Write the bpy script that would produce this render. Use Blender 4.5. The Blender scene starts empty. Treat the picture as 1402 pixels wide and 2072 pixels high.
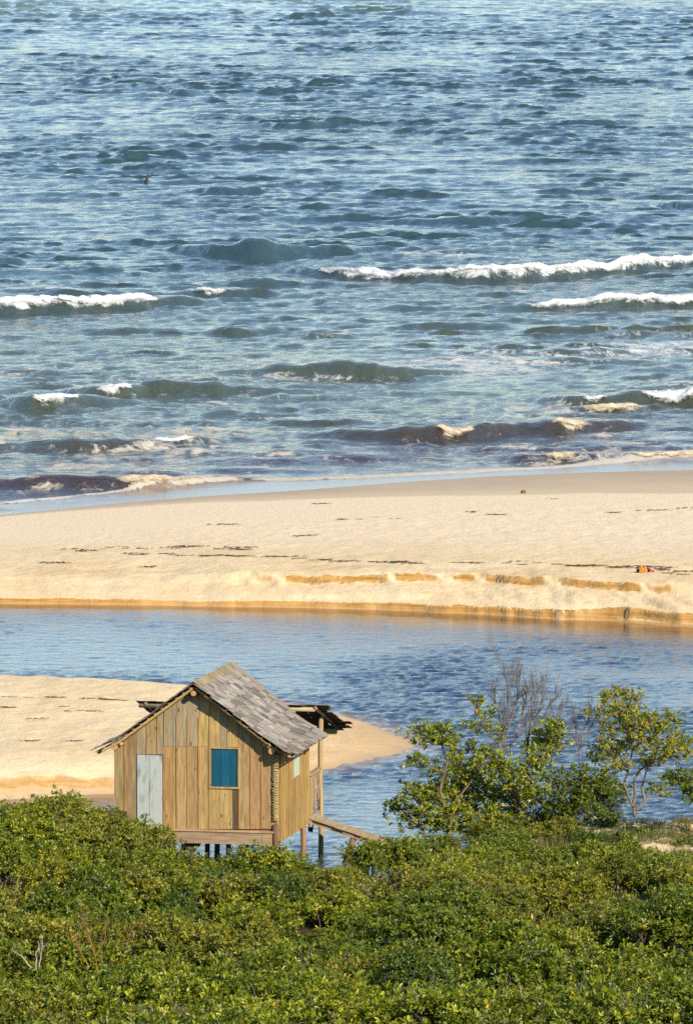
import bpy, math, random
import numpy as np
from mathutils import Vector, Matrix

# ------------------------------------------------------------------ camera, sky, sun, exposure
SC = bpy.context.scene
COL = SC.collection
F = 16000.0                      # focal length in photograph pixels (1402 x 2072)
PITCH = 0.0939
HC = 28.4
cam_d = bpy.data.cameras.new('camera'); cam = bpy.data.objects.new('camera', cam_d); COL.objects.link(cam)
cam.location = (0, 0, HC); cam.rotation_euler = (math.pi/2 - PITCH, 0, 0)
cam_d.sensor_fit = 'VERTICAL'; cam_d.sensor_height = 36.0; cam_d.lens = 36.0*F/2072.0
cam_d.clip_start = 1.0; cam_d.clip_end = 12000.0
SC.camera = cam

SUN_EL, SUN_AZ = 29.0, 146.0     # azimuth clockwise from +Y: behind the camera, to its right
wd = bpy.data.worlds.new('World'); SC.world = wd; wd.use_nodes = True
wn = wd.node_tree.nodes
sk = wn.new('ShaderNodeTexSky'); sk.sky_type = 'NISHITA'; sk.sun_disc = False
sk.sun_elevation = math.radians(SUN_EL); sk.sun_rotation = math.radians(SUN_AZ)
sk.air_density = 1.0; sk.dust_density = 0.0; sk.ozone_density = 2.6
wd.node_tree.links.new(sk.outputs[0], wn['Background'].inputs[0]); wn['Background'].inputs[1].default_value = 0.10
sl = bpy.data.lights.new('sun', 'SUN'); so = bpy.data.objects.new('sun', sl); COL.objects.link(so)
sl.energy = 4.6; sl.angle = math.radians(0.5); sl.color = (1.0, 0.87, 0.68)
_e, _a = math.radians(SUN_EL), math.radians(SUN_AZ)
SUNV = Vector((math.sin(_a)*math.cos(_e), math.cos(_a)*math.cos(_e), math.sin(_e)))
so.rotation_euler = SUNV.to_track_quat('Z', 'Y').to_euler(); so.location = (60, -60, 80)
SC.view_settings.view_transform = 'Standard'; SC.view_settings.look = 'None'
SC.view_settings.gamma = 1.0; SC.view_settings.use_curve_mapping = False
SC.view_settings.exposure = 0.86
SC.render.engine = 'CYCLES'
SC.cycles.max_bounces = 6; SC.cycles.diffuse_bounces = 3; SC.cycles.glossy_bounces = 3
SC.cycles.transmission_bounces = 4; SC.cycles.transparent_max_bounces = 6
SC.cycles.use_denoising = False
SC.cycles.sample_clamp_direct = 6.0; SC.cycles.sample_clamp_indirect = 3.0

R = random.Random(7)
RS = np.random.RandomState(11)
CP, SP = math.cos(PITCH), math.sin(PITCH)

# ------------------------------------------------------------------ helpers
def at_z(u, v, z=0.0):
    """world point where the sight line of photograph pixel (u, v) meets height z"""
    xr, yr = (u-701)/F, (v-1036)/F
    dy, dz = CP - yr*SP, -SP - yr*CP
    k = (z-HC)/dz
    return Vector((xr*k, dy*k, z))
def at_d(u, v, d):
    xr, yr = (u-701)/F, (v-1036)/F
    dy, dz = CP - yr*SP, -SP - yr*CP
    k = d/dy
    return Vector((xr*k, d, HC+dz*k))

def _hash(ix, iy, seed):
    h = (ix.astype(np.int64)*374761393 + iy.astype(np.int64)*668265263 + seed*974711) & 0xffffffff
    h = ((h ^ (h >> 13))*1274126177) & 0xffffffff
    return ((h ^ (h >> 16)) & 0xffff)/65535.0
def vnoise(x, y, seed=0):
    x = np.asarray(x, float); y = np.asarray(y, float)
    ix, iy = np.floor(x), np.floor(y); fx, fy = x-ix, y-iy
    fx = fx*fx*(3-2*fx); fy = fy*fy*(3-2*fy)
    a = _hash(ix, iy, seed); b = _hash(ix+1, iy, seed); c = _hash(ix, iy+1, seed); d = _hash(ix+1, iy+1, seed)
    return (a*(1-fx)+b*fx)*(1-fy)+(c*(1-fx)+d*fx)*fy
def fbm(x, y, octv=4, seed=0):
    s = 0; a = .5; t = 0
    for o in range(octv):
        s = s + a*vnoise(np.asarray(x)*2**o+o*17.3, np.asarray(y)*2**o-o*9.1, seed+o); t += a; a *= .5
    return s/t
def smooth(a, b, x):
    t = np.clip((np.asarray(x, float)-a)/(b-a), 0, 1); return t*t*(3-2*t)

def tag(o, label=None, cat=None, group=None, kind=None):
    if label: o['label'] = label
    if cat: o['category'] = cat
    if group: o['group'] = group
    if kind: o['kind'] = kind
    return o
def empty(name, loc=(0, 0, 0), rz=0, **kw):
    o = bpy.data.objects.new(name, None); COL.objects.link(o); o.location = loc; o.rotation_euler = (0, 0, rz)
    o.empty_display_size = .2
    return tag(o, **kw)
def obj_of(name, me, parent=None, color=None):
    o = bpy.data.objects.new(name, me); COL.objects.link(o)
    if parent: o.parent = parent
    if color: o.color = (*color, 1)
    return o
def mesh_of(name, verts, faces, mats, smooth_=False, fmat=None, attrs=None):
    """verts (n,3); faces list of tuples or int array (m,k); attrs {name: (domain, values)}"""
    me = bpy.data.meshes.new(name)
    v = np.asarray(verts, np.float32)
    if isinstance(faces, np.ndarray):
        k = faces.shape[1]; m = len(faces)
        me.vertices.add(len(v)); me.vertices.foreach_set('co', v.ravel())
        me.loops.add(m*k); me.loops.foreach_set('vertex_index', faces.astype(np.int32).ravel())
        me.polygons.add(m); me.polygons.foreach_set('loop_start', np.arange(0, m*k, k, dtype=np.int32))
        me.update(calc_edges=True)
    else:
        me.from_pydata([tuple(map(float, q)) for q in v], [], faces)
        me.update()
    for mm in (mats if isinstance(mats, (list, tuple)) else [mats]): me.materials.append(mm)
    n = len(me.polygons)
    me.polygons.foreach_set('use_smooth', np.full(n, bool(smooth_)))
    if fmat is not None: me.polygons.foreach_set('material_index', np.asarray(fmat, np.int32))
    for an, (dom, val) in (attrs or {}).items():
        val = np.asarray(val, np.float32)
        if val.ndim == 1:
            at = me.attributes.new(an, 'FLOAT', dom); at.data.foreach_set('value', val)
        else:
            at = me.attributes.new(an, 'FLOAT_VECTOR', dom); at.data.foreach_set('vector', val.ravel())
    return me
def grid(name, X, Y, Z, mat, attrs=None, smooth_=True):
    n, m = X.shape
    v = np.stack([X, Y, Z], -1).reshape(-1, 3)
    i = np.arange(n*m).reshape(n, m)
    f = np.stack([i[:-1, :-1], i[:-1, 1:], i[1:, 1:], i[1:, :-1]], -1).reshape(-1, 4)
    at = {k: ('POINT', np.asarray(a).reshape(-1) if np.asarray(a).ndim == 2 else np.asarray(a).reshape(-1, 3)) for k, a in (attrs or {}).items()}
    me = mesh_of(name, v, f, mat, smooth_, attrs=at)
    return obj_of(name, me)

class MB:
    """collects pieces of one mesh"""
    def __init__(s): s.v = []; s.f = []; s.n = 0; s.t = []
    def add(s, v, f, tint=None):
        v = np.asarray(v, float); s.v.append(v)
        s.f += [tuple(int(i)+s.n for i in q) for q in f]
        s.t += [0.5 if tint is None else tint]*len(f); s.n += len(v)
    def box(s, x0, x1, y0, y1, z0, z1):
        v = [(x, y, z) for z in (z0, z1) for y in (y0, y1) for x in (x0, x1)]
        s.add(v, BOXF)
    def tube(s, pts, rad, sides=6, cap=True, rough=0.0):
        s.add(*tube(pts, rad, sides, cap, rough))
    def mesh(s, name, mat, smooth_=False):
        return mesh_of(name, np.concatenate(s.v), s.f, mat, smooth_, attrs={'tint': ('FACE', s.t)})
    def build(s, name, mat, parent=None, color=None, smooth_=False):
        return obj_of(name, s.mesh(name, mat, smooth_), parent, color)
BOXF = [(0, 2, 3, 1), (4, 5, 7, 6), (0, 1, 5, 4), (2, 6, 7, 3), (0, 4, 6, 2), (1, 3, 7, 5)]
def tube(pts, rad, sides=6, cap=True, rough=0.0):
    P = [Vector(p) for p in pts]; n = len(P)
    if not hasattr(rad, '__len__'): rad = [rad]*n
    vs = []; up = None
    for i in range(n):
        t = (P[min(i+1, n-1)]-P[max(i-1, 0)])
        if t.length < 1e-9: t = Vector((0, 0, 1))
        t.normalize()
        if up is None:
            up = Vector((1, 0, 0)) if abs(t.x) < .8 else Vector((0, 1, 0))
        a = (up - t*up.dot(t))
        if a.length < 1e-4: a = t.orthogonal()
        a.normalize(); up = a; b = t.cross(a)
        for k in range(sides):
            an = 2*math.pi*k/sides
            r = rad[i]*(1+rough*R.uniform(-1, 1))
            vs.append(P[i]+(a*math.cos(an)+b*math.sin(an))*r)
    fs = []
    for i in range(n-1):
        for k in range(sides):
            k2 = (k+1) % sides
            fs.append((i*sides+k, i*sides+k2, (i+1)*sides+k2, (i+1)*sides+k))
    if cap:
        fs.append(tuple(range(sides))[::-1]); fs.append(tuple((n-1)*sides+k for k in range(sides)))
    return [tuple(v) for v in vs], fs

# ------------------------------------------------------------------ materials
class NT:
    def __init__(s, name):
        s.m = bpy.data.materials.new(name); s.m.use_nodes = True
        s.t = s.m.node_tree; s.n = s.t.nodes; s.b = s.n['Principled BSDF']; s.out = s.n['Material Output']
    def new(s, typ, **kw):
        n = s.n.new('ShaderNode'+typ)
        for k, v in kw.items():
            if hasattr(n, k): setattr(n, k, v)
        return n
    def link(s, a, b): s.t.links.new(a, b)
    def put(s, sock, v):
        if hasattr(v, 'links'): s.link(v, sock)
        else: sock.default_value = v
    def attr(s, name, out='Fac'):
        return s.new('Attribute', attribute_name=name).outputs[out]
    def objcoord(s): return s.new('TexCoord').outputs['Object']
    def mapping(s, vec, scale=(1, 1, 1), loc=(0, 0, 0)):
        n = s.new('Mapping'); s.link(vec, n.inputs['Vector']); n.inputs['Scale'].default_value = scale
        s.put(n.inputs['Location'], loc); return n.outputs[0]
    def noise(s, vec, scale, detail=3, rough=.5, out='Fac', dist=0):
        n = s.new('TexNoise'); s.link(vec, n.inputs['Vector']); n.inputs['Scale'].default_value = scale
        n.inputs['Detail'].default_value = detail; n.inputs['Roughness'].default_value = rough; n.inputs['Distortion'].default_value = dist
        return n.outputs[out]
    def ramp(s, fac, stops, interp='LINEAR'):
        n = s.new('ValToRGB'); s.link(fac, n.inputs[0]); cr = n.color_ramp; cr.interpolation = interp
        while len(cr.elements) < len(stops): cr.elements.new(.5)
        for e, (p, c) in zip(cr.elements, stops):
            e.position = p; e.color = (*c, 1) if len(c) == 3 else c
        return n.outputs[0]
    def rng(s, fac, a, b, c=0.0, d=1.0, typ='LINEAR'):
        n = s.new('MapRange'); n.interpolation_type = typ
        s.link(fac, n.inputs[0])
        for i, v in zip((1, 2, 3, 4), (a, b, c, d)): n.inputs[i].default_value = v
        return n.outputs[0]
    def math(s, op, a, b=0.0, clamp=False):
        n = s.new('Math'); n.operation = op; n.use_clamp = clamp
        s.put(n.inputs[0], a); s.put(n.inputs[1], b); return n.outputs[0]
    def mix(s, fac, a, b, blend='MIX'):
        n = s.new('Mix'); n.data_type = 'RGBA'; n.blend_type = blend
        s.put(n.inputs[0], fac)
        for i, v in ((6, a), (7, b)):
            if hasattr(v, 'links'): s.link(v, n.inputs[i])
            else: n.inputs[i].default_value = (*v, 1)
        return n.outputs[2]
    def bump(s, h, strength, dist, normal=None):
        n = s.new('Bump'); s.link(h, n.inputs['Height']); n.inputs['Strength'].default_value = strength; n.inputs['Distance'].default_value = dist
        if normal: s.link(normal, n.inputs['Normal'])
        return n.outputs[0]
    def base(s, col, rough=.7, spec=None, normal=None):
        s.put(s.b.inputs['Base Color'], col if hasattr(col, 'links') else (*col, 1))
        s.put(s.b.inputs['Roughness'], rough)
        if spec is not None: s.put(s.b.inputs['Specular IOR Level'], spec)
        if normal: s.link(normal, s.b.inputs['Normal'])
        return s.m

def wood_mat(name, axis=2, knots=True, grey=0.0, rough=.75):
    """weathered timber tinted by the object's own colour"""
    t = NT(name); oc = t.objcoord(); oi = t.new('ObjectInfo')
    sc = [22, 22, 22]; sc[axis] = 1.6
    cb = t.new('CombineXYZ')
    for i in range(3): t.link(t.math('MULTIPLY', oi.outputs['Random'], 37.0+11*i), cb.inputs[i])
    mv = t.mapping(oc, tuple(sc), cb.outputs[0])
    g = t.noise(mv, 1.0, 5, .6, dist=.6)
    big = t.noise(t.mapping(oc, (3, 3, 1.2), cb.outputs[0]), 1.0, 3, .55)
    col = t.mix(t.rng(g, .3, .75), oi.outputs['Color'], (0.42, .36, .30), 'MULTIPLY')
    col = t.mix(t.rng(big, .45, .75, 0, .55), col, (0.62, .55, .48), 'MULTIPLY')
    if knots:
        vo = t.new('TexVoronoi'); t.link(t.mapping(oc, (5.5, 5.5, 2.6), cb.outputs[0]), vo.inputs['Vector']); vo.inputs['Scale'].default_value = 1
        kn = t.rng(vo.outputs['Distance'], .09, .20, 1, 0)
        sel = t.rng(t.noise(t.mapping(oc, (2.3, 2.3, 1.1), cb.outputs[0]), 1.3, 1), .52, .6)
        col = t.mix(t.math('MULTIPLY', t.math('MULTIPLY', kn, sel), .8), col, (.055, .03, .014))
    if grey: col = t.mix(t.rng(big, .3, .65, grey, 0), col, (.17, .16, .14))
    return t.base(col, rough, .3, t.bump(g, .5, .006))

def paint_mat(name, wear=.5, wearcol=(.12, .11, .1), rough=.6):
    t = NT(name); oc = t.objcoord(); oi = t.new('ObjectInfo')
    n1 = t.noise(t.mapping(oc, (5, 5, 1.6)), 1.0, 5, .6)
    n2 = t.noise(t.mapping(oc, (26, 26, 2.0)), 1.0, 4, .6)
    col = t.mix(t.rng(n2, .35, .75, 0, .5), oi.outputs['Color'], (.72, .72, .72), 'MULTIPLY')
    col = t.mix(t.rng(n1, .53, .7, 0, wear), col, wearcol)
    return t.base(col, rough, .35, t.bump(n2, .3, .004))

M = {}
M['plank'] = wood_mat('plank_wood', 2)
M['beam'] = wood_mat('beam_wood', 0, True, .3)
M['deck'] = wood_mat('deck_wood', 0, False, .5)
M['deckY'] = wood_mat('deck_wood_lengthwise', 1, False, .6)
M['log'] = wood_mat('log_wood', 2, False, .25)
M['shingle'] = wood_mat('shingle_wood', 0, False, 0, .85)
M['door'] = paint_mat('door_paint', .8, (.13, .135, .13))
M['blue'] = paint_mat('blue_paint', .35, (.02, .09, .13), .5)

def bark(name, c1, c2, scale=14):
    t = NT(name); oc = t.objcoord()
    n = t.noise(t.mapping(oc, (1, 1, .35)), scale, 5, .6)
    return t.base(t.ramp(n, [(.3, c1), (.7, c2)]), .85, .2, t.bump(n, .6, .02))
M['bark'] = bark('bark_grey_brown', (.035, .027, .02), (.17, .135, .10))
M['bark_pale'] = bark('bark_pale', (.075, .058, .042), (.22, .175, .13))
M['twig_grey'] = bark('twig_grey', (.07, .06, .053), (.19, .165, .15))
M['twig_white'] = bark('twig_white', (.30, .26, .20), (.55, .50, .42))
M['twig_orange'] = bark('twig_orange', (.13, .06, .025), (.30, .155, .06))

def leaf_mat(name, stops, trans=.28):
    t = NT(name); ti = t.attr('tint'); oi = t.new('ObjectInfo')
    col = t.ramp(ti, stops)
    hs = t.new('HueSaturation'); t.link(col, hs.inputs['Color'])
    t.link(t.rng(oi.outputs['Random'], 0, 1, .485, .515), hs.inputs['Hue']); t.link(t.rng(oi.outputs['Random'], 0, 1, 1.25, .7), hs.inputs['Value'])
    col = hs.outputs[0]
    t.base(col, .42, .45)
    tr = t.new('BsdfTranslucent'); tc = t.mix(1.0, col, (1.25, 1.35, .55), 'MULTIPLY'); t.link(tc, tr.inputs['Color'])
    mx = t.new('MixShader'); mx.inputs[0].default_value = trans
    t.link(t.b.outputs[0], mx.inputs[1]); t.link(tr.outputs[0], mx.inputs[2]); t.link(mx.outputs[0], t.out.inputs['Surface'])
    return t.m
M['leaf'] = leaf_mat('mangrove_leaf', [(0, (.024, .040, .005)), (.35, (.084, .122, .006)), (.70, (.21, .25, .011)), (.93, (.38, .38, .026)), (.955, (.52, .36, .02)), (1.0, (.62, .32, .02))])
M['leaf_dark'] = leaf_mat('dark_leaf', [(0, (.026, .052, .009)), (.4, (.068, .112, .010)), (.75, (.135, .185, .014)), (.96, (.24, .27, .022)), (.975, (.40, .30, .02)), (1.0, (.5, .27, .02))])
M['leaf_yellow'] = leaf_mat('yellowing_leaf', [(0, (.035, .058, .008)), (.35, (.11, .145, .012)), (.65, (.21, .23, .018)), (.85, (.34, .30, .02)), (.9, (.42, .27, .02)), (1.0, (.42, .17, .02))])

M['leaf_olive'] = leaf_mat('olive_leaf', [(0, (.04, .05, .010)), (.35, (.108, .13, .010)), (.70, (.22, .23, .016)), (.90, (.36, .33, .03)), (.93, (.42, .26, .03)), (1.0, (.40, .18, .03))], .25)
def sand_mat():
    t = NT('sand'); geo = t.new('NewGeometry'); pos = geo.outputs['Position']
    sep = t.new('SeparateXYZ'); t.link(pos, sep.inputs[0])
    wet = t.attr('wet'); face = t.attr('scarp'); brn = t.attr('brown')
    big = t.noise(t.mapping(pos, (.25, .25, 0)), 1, 4, .5)
    fine = t.noise(pos, 9, 6, .7); lump = t.noise(t.mapping(pos, (1, .5, 1)), 3.2, 4, .65); lump2 = t.noise(t.mapping(pos, (1, .6, 1)), 7.5, 3, .6)
    dry = t.ramp(big, [(.25, (.60, .46, .275)), (.5, (.645, .515, .325)), (.75, (.67, .555, .375))])
    dry = t.mix(t.attr('pale'), dry, (.69, .58, .425))
    dry = t.mix(t.rng(fine, .3, .7, .35, 0), dry, (.80, .76, .70), 'MULTIPLY')
    sp = t.rng(t.noise(t.mapping(pos, (1, .45, 1)), 3.4, 5, .8), .60, .70, 0, .55)
    dry = t.mix(sp, dry, (.36, .27, .16))
    layer = t.noise(t.mapping(pos, (.7, .2, 16)), 1, 4, .6)
    scp = t.ramp(layer, [(.3, (.22, .115, .03)), (.55, (.33, .19, .06)), (.75, (.42, .26, .10))])
    col = t.mix(face, dry, scp)
    col = t.mix(brn, col, (.37, .21, .075))
    wetc = t.ramp(big, [(.3, (.36, .27, .165)), (.7, (.42, .325, .205))])
    col = t.mix(wet, col, wetc)
    mudc = t.ramp(lump, [(.3, (.022, .017, .010)), (.7, (.075, .058, .034))])
    col = t.mix(t.attr('mud'), col, mudc)
    ro = t.rng(wet, 0, 1, .95, .55)
    h = t.math('ADD', t.math('MULTIPLY', lump, 1.0), t.math('ADD', t.math('MULTIPLY', lump2, .6), t.math('MULTIPLY', fine, .35)))
    st = t.rng(wet, 0, .7, .5, .03)
    bp = t.new('Bump'); t.link(h, bp.inputs['Height']); t.link(st, bp.inputs['Strength']); bp.inputs['Distance'].default_value = .09
    return t.base(col, ro, t.rng(wet, 0, 1, .05, .18), bp.outputs[0])
M['sand'] = sand_mat()

def water_mat(name, foam=True):
    """opaque sea or river water: body colour from the attribute 'body', foam from the attribute 'foam'"""
    t = NT(name); pos = t.new('NewGeometry').outputs['Position']
    body = t.attr('body', 'Vector')
    rip = t.attr('ripple')
    n1 = t.noise(t.mapping(pos, (.75, .9, 0)), 1.0 if foam else 1.6, 6, .66, dist=.4)
    n2 = t.noise(t.mapping(pos, (1.0, .8, 0), (31, 7, 0)), 3.2 if foam else 5.0, 4, .6, dist=.3)
    h = t.math('ADD', n1, t.math('MULTIPLY', n2, .62))
    h = t.math('MULTIPLY', h, rip)
    bp = t.bump(h, 1.0, .175 if foam else .065)
    t.base(body, t.rng(t.attr('film'), 0, 1, .08, .20) if foam else .08, .5, bp)
    t.b.inputs['IOR'].default_value = 1.333
    if foam:
        fa = t.attr('foam')
        f1 = t.noise(t.mapping(pos, (.8, .45, 0)), 1.0, 6, .72, dist=1.2)
        f2 = t.noise(t.mapping(pos, (1.0, .7, 0)), 4.5, 4, .7)
        fn = t.math('ADD', t.math('MULTIPLY', f1, .75), t.math('MULTIPLY', f2, .25))
        k = t.math('SUBTRACT', t.math('ADD', fa, fn), 1.0)
        k = t.rng(k, 0.0, .16, 0, 1, 'SMOOTHSTEP')
        fb = t.new('BsdfDiffuse'); fc = t.mix(t.attr('brownfoam'), (.52, .55, .57), (.44, .37, .25)); t.link(fc, fb.inputs['Color'])
        mx = t.new('MixShader'); t.link(t.math('MULTIPLY', k, .92), mx.inputs[0])
        t.link(t.b.outputs[0], mx.inputs[1]); t.link(fb.outputs[0], mx.inputs[2]); t.link(mx.outputs[0], t.out.inputs['Surface'])
    return t.m
M['sea'] = water_mat('sea_water', True)
M['river'] = water_mat('river_water', False)

def foam_mat(name, c1, c2):
    t = NT(name); pos = t.new('NewGeometry').outputs['Position']
    n = t.noise(t.mapping(pos, (1.6, 1.6, 2.2)), 1.5, 6, .72)
    t.base(t.ramp(n, [(.3, c1), (.6, c2)]), .9, .1, t.bump(t.noise(pos, 5, 5, .7), .7, .06))
    t.b.inputs['Subsurface Weight'].default_value = .6; t.b.inputs['Subsurface Radius'].default_value = (.25, .25, .25); t.b.inputs['Subsurface Scale'].default_value = .5
    k = t.math('ADD', t.attr('edge'), t.noise(t.mapping(pos, (1.2, .8, 1.6)), 2.2, 6, .75))
    al = t.rng(k, .78, 1.16, 0, 1, 'SMOOTHSTEP')
    t.link(al, t.b.inputs['Alpha'])
    return t.m
M['foam'] = foam_mat('white_foam', (.33, .37, .40), (.56, .58, .59))
M['foam_cream'] = foam_mat('cream_foam', (.24, .19, .12), (.47, .41, .30))

# ------------------------------------------------------------------ terrain: far beach, sandbar, near bank
def line_px(pts, z=0.0):
    q = [at_z(u, v, z) for u, v in pts]
    return np.array([p.x for p in q]), np.array([p.y for p in q])
# river-side foot and sea-side waterline of the far beach
bx, by = line_px([(-900, 1216), (-300, 1218), (0, 1221), (300, 1225), (560, 1229), (780, 1235), (980, 1244), (1150, 1252), (1300, 1262), (1402, 1268), (1700, 1288), (2200, 1315)])
wx, wy = line_px([(-900, 1120), (-300, 1072), (0, 1042), (250, 1017), (420, 1003), (600, 992), (800, 976), (1000, 963), (1200, 955), (1402, 950), (1800, 944), (2400, 936)])
def bank_y(x): return np.interp(x, bx, by)
def shore_y(x): return np.interp(x, wx, wy)

def build_beach():
    xs = np.arange(-28, 28.01, .11)
    ts = np.concatenate([np.arange(-3, -.3, .3), np.arange(-.3, .5, .035), np.arange(.5, 8, .075), np.arange(8, 30, .22), np.arange(30, 78, .4)])
    X, T = np.meshgrid(xs, ts)
    Yb = bank_y(X); Ys = shore_y(X)
    # bites and buttresses along the cut bank
    wob = (fbm(X*.55, X*0, 3, 5)-.5)*.9 + (fbm(X*1.9, X*0+3, 3, 6)-.5)*.45-.18*smooth(.60, .70, fbm(X*1.3, X*0+17, 2, 7))
    wobr = wob*(.4+.9*smooth(-3, 13, X))
    t = T - wobr
    right = smooth(-6, 13, X)
    h1 = .20+.16*right+.07*(fbm(X*.8, X*0+9, 3, 8)-.5)
    edge = smooth(-.02, .14, t)*h1
    z = np.where(t < 0, t*.28, 0) + edge
    apron = np.clip((t-.12)/(3.2), 0, 1)
    z += apron*(.30+.10*right)*(1+.25*(fbm(X*.9, T*.9, 3, 12)-.5))
    # upper ledges: two broken steps
    def step(pts, segs, hgt, seed):
        lx, ly = line_px(pts, .55)
        tt = np.interp(X, lx, ly)-Yb+(fbm(X*2.2, X*0+seed, 3, seed+1)-.5)*.30+(fbm(X*.7, X*0+seed, 3, seed+2)-.5)*.35
        U = 701+X/(Yb+3)*F; on = 0
        for a, b, g in segs: on = np.maximum(on, g*smooth(a-10, a+8, U)*smooth(b+10, b-12, U))
        on = np.maximum(on, .62*smooth(480, 640, U))*(.9+.2*fbm(X*1.6, X*0+seed, 2, seed+4))
        return smooth(-1.4*(1-np.clip(on, 0, 1)), .10+1.6*(1-np.clip(on, 0, 1)), T-tt)*hgt*(.3+.7*smooth(300, 480, U))
    s1 = step([(-200, 1172), (345, 1174), (570, 1181), (800, 1184), (1000, 1189), (1200, 1206), (1360, 1214), (1700, 1236)], [(350, 505, .6), (512, 562, .85), (574, 792, 1), (796, 896, 1), (912, 968, .95), (978, 1112, 1), (1132, 1304, 1), (1308, 1366, .85), (1500, 1800, 1)], .25, 21)
    s2 = step([(-200, 1190), (345, 1186), (570, 1193), (800, 1198), (1000, 1207), (1200, 1222), (1402, 1238), (1700, 1254)], [(470, 510, .5), (582, 690, .8), (800, 880, .8), (1012, 1075, .7), (1136, 1240, .8), (1262, 1450, .9)], .10, 33)
    z += s1+s2
    z += np.clip((t-4)/12, 0, 1)*.40
    # sea side: slope up from the waterline
    zs = (Ys-(Yb+T))/40.0
    zs = np.where(zs < 0, zs*3, zs)
    k = .12
    hmin = np.clip(.5+.5*(zs-z)/k, 0, 1); z = zs*(1-hmin)+z*hmin-k*hmin*(1-hmin)
    dry = smooth(.25, .6, z)*smooth(4, 12, Ys-(Yb+T))
    z += dry*((fbm(X*1.3, T*.9, 4, 71)-.5)*.07+(fbm(X*3.4, T*2.4, 3, 75)-.5)*.06)
    # slumped sand on the apron
    z += np.exp(-((t-1.6)/1.5)**2)*(fbm(X*1.5+T*.7, T*.5, 4, 81)-.5)*.34*(.5+.6*right)
    slope = np.gradient(z, axis=0)/np.gradient(T, axis=0)
    face = smooth(.40, 1.0, slope)*(.75+.5*fbm(X*1.4, T*2, 3, 90))
    face = np.maximum(face, smooth(.16, .02, z)*smooth(10, 4, T)*.8)
    ds = Ys-(Yb+T)
    wline = np.interp(X, [-28, -13, -5.7, -1.9, 5.8, 14, 28], [.6, 1.2, 4, 5.5, 12, 14.5, 16])+1.6*(fbm(X*.25, X*0, 3, 44)-.5)
    wet = smooth(wline+.6, wline-.5, ds)*(.55+.45*smooth(wline, 0, ds)**.7)
    wet = np.maximum(wet, smooth(.05, -.05, z)*.8*(T < 3))
    brown = smooth(.12, -.02, z)*smooth(10, 4, T)
    # damp orange band along the apron at left
    brown = np.maximum(brown, .28*np.exp(-((T-4.5)/2.2)**2)*smooth(.45, .7, fbm(X*.3, T*.6, 3, 66)))
    o = grid('beach', X, Yb+T, z, M['sand'], {'wet': wet, 'scarp': np.clip(face, 0, 1), 'brown': np.clip(brown, 0, 1), 'pale': smooth(7, 24, T+6*(fbm(X*.2, T*.2, 3, 68)-.5))*.85})
    tag(o, kind='structure')
    return xs, ts, z
bxs, bts, bz = build_beach()
def beach_z(x, y):
    t = y-float(bank_y(x))
    i = int(np.clip(np.searchsorted(bxs, x), 0, len(bxs)-1)); j = int(np.clip(np.searchsorted(bts, t), 0, len(bts)-1))
    return float(bz[j, i])
def on_beach(u, v):
    p = at_z(u, v, .8)
    for _ in range(8):
        p = at_z(u, v, beach_z(p.x, p.y))
    return p

# sandbar: spit at left whose tip ends behind the hut
def poly_dist(X, Y, poly):
    """signed distance, positive inside"""
    P = np.array(poly); n = len(P); d = np.full(X.shape, 1e9); inside = np.zeros(X.shape, bool)
    for i in range(n):
        a, b = P[i], P[(i+1) % n]; e = b-a; w0 = X-a[0]; w1 = Y-a[1]
        tt = np.clip((w0*e[0]+w1*e[1])/(e@e), 0, 1)
        d = np.minimum(d, np.hypot(w0-e[0]*tt, w1-e[1]*tt))
        c = ((a[1] <= Y) & (b[1] > Y)) | ((b[1] <= Y) & (a[1] > Y))
        with np.errstate(divide='ignore', invalid='ignore'):
            xi = a[0]+(Y-a[1])*e[0]/(e[1] if e[1] != 0 else 1e-9)
        inside ^= c & (X < xi)
    return np.where(inside, d, -d)
bar_px = [(-1200, 1345), (-500, 1362), (0, 1384), (200, 1390), (350, 1398), (480, 1410), (580, 1426), (680, 1447), (745, 1464), (795, 1483), (826, 1495), (840, 1504), (838, 1512),
          (820, 1520), (765, 1534), (700, 1548), (640, 1560), (560, 1572), (450, 1588), (330, 1600), (230, 1606), (120, 1612), (0, 1619), (-400, 1640), (-1200, 1665)]
bar_poly = [(p.x, p.y) for p in (at_z(u, v, 0) for u, v in bar_px)]
BXa, BYa = np.meshgrid(np.arange(-26, 4.2, .12), np.arange(210, 258, .14))
bd = poly_dist(BXa, BYa, bar_poly) + (fbm(BXa*.8, BYa*.8, 3, 15)-.5)*.35
# far side falls steeply, near side gently; low towards the tip
tipf = smooth(2.2, -6, BXa)
zz = np.where(bd < 0, bd*.25, .48*tipf*(1-np.exp(-np.clip(bd, 0, 99)/2.6)) + .28*(1-np.exp(-np.clip(bd, 0, 99)/.9)))
yN = np.interp(BXa, [p[0] for p in bar_poly[13:]][::-1], [p[1] for p in bar_poly[13:]][::-1])
near = BYa-yN
cut = smooth(-2.2, -4.5, BXa)
wob = (fbm(BXa*1.1, BXa*0, 3, 19)-.5)*.9
zz += cut*smooth(.0, .16, near-.5-wob)*smooth(9, 2, near)*.20
dryb = smooth(.12, .45, zz)
zz += dryb*((fbm(BXa*1.4, BYa*1.0, 4, 23)-.5)*.12+(fbm(BXa*4.5, BYa*3.2, 3, 25)-.5)*.05)
bface = cut*np.exp(-((near-.55-wob)/.16)**2)
bwet = smooth(.20, .06, zz)*.75
bbrown = np.clip(smooth(.60, .20, zz)*.5*smooth(-6, 1.5, BXa) + smooth(.12, .0, zz)*.6, 0, 1)
bbrown = np.maximum(bbrown, cut*smooth(.7, .2, near-wob)*.6)
tag(grid('sandbar', BXa, BYa, zz, M['sand'], {'wet': bwet, 'scarp': np.clip(bface, 0, 1), 'brown': bbrown}), kind='structure')
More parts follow.
